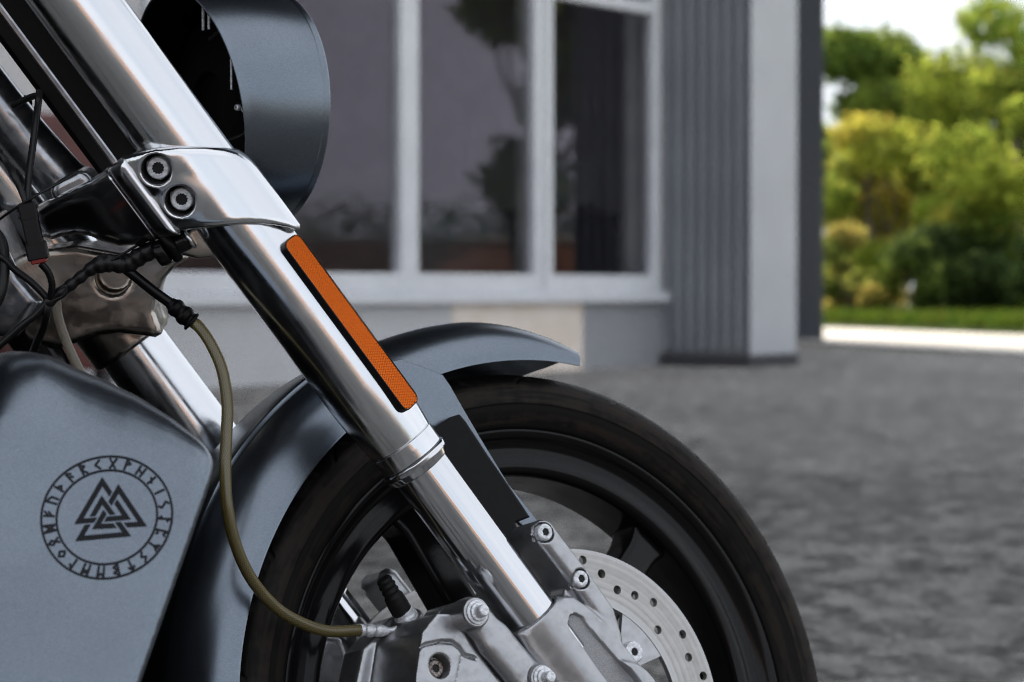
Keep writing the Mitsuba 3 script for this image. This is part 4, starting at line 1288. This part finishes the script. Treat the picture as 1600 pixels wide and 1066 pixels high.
part('wiring_harness', tube(har, hr_, 18), 'cable_black', 40, label='black taped wiring harness')
part('sleeve', tube(spline(mm((-140.3, -143.8, -30.0), (-130.1, -149.8, -30.0), (-119.7, -154.1, -30.0), (-106.6, -158.0, -30.0), (-95.4, -160.5, -30.0), (-80.0, -163.5, -30.0)), 10), 0.0036, 18), 'tan_sleeve', 40)
# connector block hanging from the cables
ca_, cb_ = mm((-210.7, -112.3, 15.0), (-168.8, -131.3, 15.0))
CM = frame_to(ca_, cb_ - ca_, up=(0, 0, 1))
Lc = np.linalg.norm(cb_ - ca_)
cn = BK + 'connector'
add(cn + '__body', place(moved(cat([box(-0.0062, 0.0062, -0.0055, 0.0055, 0.002, 0.016, 0.001), box(-0.0058, 0.0058, -0.0062, 0.0062, 0.013, Lc * 0.72, 0.001), box(-0.0074, 0.0074, -0.0066, 0.0066, Lc * 0.68, Lc - 0.002, 0.0012),
                                     box(-0.0018, 0.0018, -0.0078, 0.0, 0.006, 0.018, 0.0006), box(-0.0076, 0.0076, -0.004, 0.004, 0.005, 0.0075, 0.0006), box(-0.0076, 0.0076, -0.004, 0.004, 0.0105, 0.013, 0.0006)]), CM)), 'housing_black', False)
add(cn + '__seal', place(moved(box(-0.0056, 0.0056, -0.0058, 0.0058, Lc - 0.004, Lc + 0.0005, 0.0008), CM)), 'red_plastic', False, label='dark red seal')
# rubber cap and strap under the clamp
cp0, cp1 = mm((-123.5, -62.0, 10.0), (-120.2, -35.5, 12.0))
pr = np.array([(0, 1e-5), (0, .0085), (.10, .0098), (.32, .0098), (.36, .0070), (.45, .0072), (.95, .0074), (1.05, .0055), (1.08, 1e-5)])
pr[:, 0] *= np.linalg.norm(cp1 - cp0)
rc = BK + 'rubber_cap'
add(rc + '__cap', place(moved(lathe(fillet(pr, 0.0015), 36, axis=2), frame_to(cp0, cp1 - cp0))), 'gloss_black', 40)
pr2 = np.array([(0.99, 1e-5), (0.99, .0082), (1.07, .0086), (1.12, .0072), (1.12, 1e-5)])
pr2[:, 0] *= np.linalg.norm(cp1 - cp0)
add(rc + '__end_washer', place(moved(lathe(fillet(pr2, 0.0008), 36, axis=2), frame_to(cp0, cp1 - cp0))), 'chrome', 40)
add(rc + '__strap', place(tube(spline(mm((-138.8, -67.1, 8), (-139.6, -57.1, 13.0), (-134.3, -49.8, 16.0), (-124, -48.5, 20), (-113, -50, 14)), 8), 0.0038, 12)), 'satin_black', 40)

# --- far side: second caliper piece and fittings seen through the wheel
part('far_brake_hose', tube(spline(mm((60, -90, -250), (150, -165, -262), (215, -170, -262), (262, -160, -262)), 10), 0.0045, 14), 'cable_black', 40)
fc = slab
part('far_caliper', sdf_mesh(lambda X: slab(poly_sdf(X[:, 0], X[:, 2], np.c_[CAL[:, 0], CAL[:, 1] * 0.9 + 0.010]), X[:, 1], -0.245, -0.185, 0.006), (0.19, -0.25, -0.125), (0.34, -0.18, -0.03), 0.0025), 'cast_silver', True, M_SUW)

# --- radiator cover with the rune emblem, in front of the wheel on the rider's right
EC = np.array([-0.24755, 1.44733, CAM_H - 0.13737])
til = math.radians(26)
CX_ = np.array([1, 0, 0.0])
CV = np.array([0, math.sin(til), math.cos(til)])
CN = np.array([0, -math.cos(til), math.sin(til)])
MC = np.eye(4)
MC[:3, 0], MC[:3, 1], MC[:3, 2], MC[:3, 3] = CX_, CV, CN, EC
COVER_EDGE = None


def cover_n(x, v):
    """Gentle relief of the face."""
    return 0.013 * np.exp(-((x + 0.062) / 0.030) ** 2) * np.clip((v + 0.03) / 0.09, 0, 1) - 0.10 * np.logaddexp(0, -(x + 0.075) / 0.015) * 0.015


def top_line(x):
    return np.interp(x, [-0.30, -0.07, -0.045, -0.012, 0.012, 0.036, 0.062, 0.10], [0.116, 0.1155, 0.1120, 0.0985, 0.0855, 0.0690, 0.0480, 0.010])


def right_line(v):
    return np.interp(v, [-0.40, -0.115, 0.04, 0.2], [-0.075, 0.0235, 0.066, 0.066])


def cover_fn(X):
    x, v, n = X[:, 0], X[:, 1], X[:, 2]
    front = (n - cover_n(x, v)) * 0.95
    k = np.interp(x, [-0.10, 0.055], [0.095, 0.026])
    top = (v - top_line(x) - 0.20 * k) * 0.86
    right = (x - right_line(v) - 0.006 - 0.40 * np.minimum(n, 0)) * 0.86
    d = smax(front, top, k)
    d = smax(d, right, 0.010)
    return np.maximum(d, np.maximum(-(n + 0.085), -(v + 0.30)))


cv = BK + 'radiator_cover'
add(cv + '__panel', place(sdf_mesh(cover_fn, (-0.22, -0.31, -0.092), (0.085, 0.135, 0.03), 0.0026), MC), 'satin_grey', True, label='satin grey radiator cover')


def emblem():
    R, r = 0.0397, 0.0293
    L = [sg.Point(0, 0).buffer(R, quad_segs=40).difference(sg.Point(0, 0).buffer(R - 0.0014, quad_segs=40)), sg.Point(0, 0).buffer(r + 0.0014, quad_segs=40).difference(sg.Point(0, 0).buffer(r, quad_segs=40))]
    # strokes of the runes in a unit cell (x across, y from the inner ring to the outer one)
    F_ = {'f': [[(0.3, 0), (0.3, 1)], [(0.3, .55), (.8, .95)], [(.3, .25), (.8, .6)]], 'u': [[(.2, 0), (.2, 1), (.8, .7), (.8, 0)]], 'th': [[(.3, 0), (.3, 1)], [(.3, .75), (.75, .5), (.3, .25)]],
          'a': [[(.3, 0), (.3, 1)], [(.3, 1), (.8, .7)], [(.3, .65), (.8, .35)]], 'r': [[(.25, 0), (.25, 1), (.7, .75), (.25, .5), (.8, 0)]], 'k': [[(.75, .95), (.2, .5), (.75, .05)]],
          'g': [[(.15, 0), (.85, 1)], [(.15, 1), (.85, 0)]], 'w': [[(.3, 0), (.3, 1), (.75, .75), (.3, .5)]], 'h': [[(.2, 0), (.2, 1)], [(.8, 0), (.8, 1)], [(.2, .65), (.8, .35)]],
          'n': [[(.5, 0), (.5, 1)], [(.2, .68), (.8, .32)]], 'i': [[(.5, 0), (.5, 1)]], 'j': [[(.5, 1), (.2, .72), (.55, .45)], [(.5, 0), (.8, .28), (.45, .55)]], 'ei': [[(.2, .3), (.5, 0), (.5, 1), (.8, .7)]],
          'p': [[(.8, .95), (.6, .75), (.25, .98), (.25, .02), (.6, .25), (.8, .05)]], 'z': [[(.5, 0), (.5, 1)], [(.15, 1), (.5, .5), (.85, 1)]], 's': [[(.75, 1), (.3, .65), (.7, .4), (.25, 0)]],
          't': [[(.5, 0), (.5, 1)], [(.15, .65), (.5, 1), (.85, .65)]], 'b': [[(.25, 0), (.25, 1), (.75, .75), (.3, .5), (.75, .25), (.25, 0)]], 'e': [[(.2, 0), (.2, 1), (.5, .7), (.8, 1), (.8, 0)]],
          'm': [[(.2, 0), (.2, 1), (.8, .5)], [(.8, 0), (.8, 1), (.2, .5)]], 'l': [[(.35, 0), (.35, 1), (.75, .65)]], 'ng': [[(.5, .85), (.85, .5), (.5, .15), (.15, .5), (.5, .85)]],
          'd': [[(.15, 0), (.15, 1), (.85, 0), (.85, 1), (.15, 0)]], 'o': [[(.15, 0), (.75, .65), (.5, 1), (.25, .65), (.85, 0)]]}
    order = ['f', 'u', 'th', 'a', 'r', 'k', 'g', 'w', 'h', 'n', 'i', 'j', 'ei', 'p', 'z', 's', 't', 'b', 'e', 'm', 'l', 'ng', 'o', 'd']
    for i, k in enumerate(order):
        a0 = math.radians(178 - 15 * i)
        for st in F_[k]:
            pts = []
            for x, y in st:
                rad = r + 0.0018 + y * (R - r - 0.0036)
                a = a0 - (x - 0.5) * 0.165
                pts.append((rad * math.cos(a), rad * math.sin(a)))
            L.append(sg.LineString(pts).buffer(0.00068, cap_style=2))
    # three interlaced triangles
    tris = [np.array([(-0.0047, 0.0257), (-0.0192, -0.0047), (0.0145, -0.0016)]), np.array([(0.0054, 0.0211), (0.0244, -0.0060), (-0.0084, -0.0079)]),
            np.array([(-0.0041, 0.0138), (0.0154, -0.0123), (-0.0179, -0.0156)])]
    rings = [sg.Polygon(t).difference(sg.Polygon(t).buffer(-0.0031, join_style=2)) for t in tris]
    val = so.unary_union([rings[i].difference(rings[(i + 1) % 3].buffer(0.0010, join_style=2)) for i in range(3)])
    return shapely.affinity.translate(so.unary_union(L + [val]), 0.0047, 0.0)


em = emblem()


def raise_on_cover(poly):
    """Thin print laid on the cover's face."""
    ms = []
    for g in getattr(poly, 'geoms', [poly]):
        g = g.segmentize(0.002) if hasattr(g, 'segmentize') else g
        v, f = trimesh.creation.triangulate_polygon(g, engine='earcut')
        ms.append(trimesh.Trimesh(np.c_[v, np.zeros(len(v))], f, process=False))
    m = cat(ms)
    v = m.vertices.copy()
    n0 = np.zeros(len(v))
    lo, hi = np.full(len(v), -0.08), np.full(len(v), 0.03)
    for _ in range(40):
        mid = (lo + hi) / 2
        ins = cover_fn(np.c_[v[:, 0], v[:, 1], mid]) < 0
        lo, hi = np.where(ins, mid, lo), np.where(ins, hi, mid)
    m.vertices = np.c_[v[:, 0], v[:, 1], hi + 0.0005]
    return m


add(cv + '__emblem', place(raise_on_cover(em), MC), 'print_dark', False, label='dark ring of runes round three interlaced triangles')
# radiator core and frame behind the cover, out of the photograph
add(BK + 'radiator', box(-0.52, -0.30, 1.53, 2.12, 0.20, 0.53, 0.01), 'satin_black', False)
eng = BK + 'engine'
EO = np.array([-0.95, 1.83, 0.42])
add(eng + '__block', box(-1.28, -0.62, 1.64, 1.98, 0.18, 0.58, 0.04), 'satin_black', False)
for i, (x0, z0, a) in enumerate([(-0.78, 0.58, 25), (-1.08, 0.58, -25)]):
    c = lathe([(0.0, 1e-5), (0.0, 0.09), (0.22, 0.085), (0.26, 0.06), (0.26, 1e-5)], 32, axis=2)
    c.apply_transform(trimesh.transformations.rotation_matrix(math.radians(a), [0, 1, 0]))
    c.apply_translation((x0, 1.80, z0 - 0.03))
    add(eng + '__cylinder', c, 'satin_black', 40)
add(BK + 'fuel_tank', trimesh.creation.icosphere(subdivisions=4, radius=1.0).apply_transform(np.diag([0.34, 0.15, 0.12, 1])).apply_translation((-0.98, 1.83, 0.92)), 'satin_grey', True)
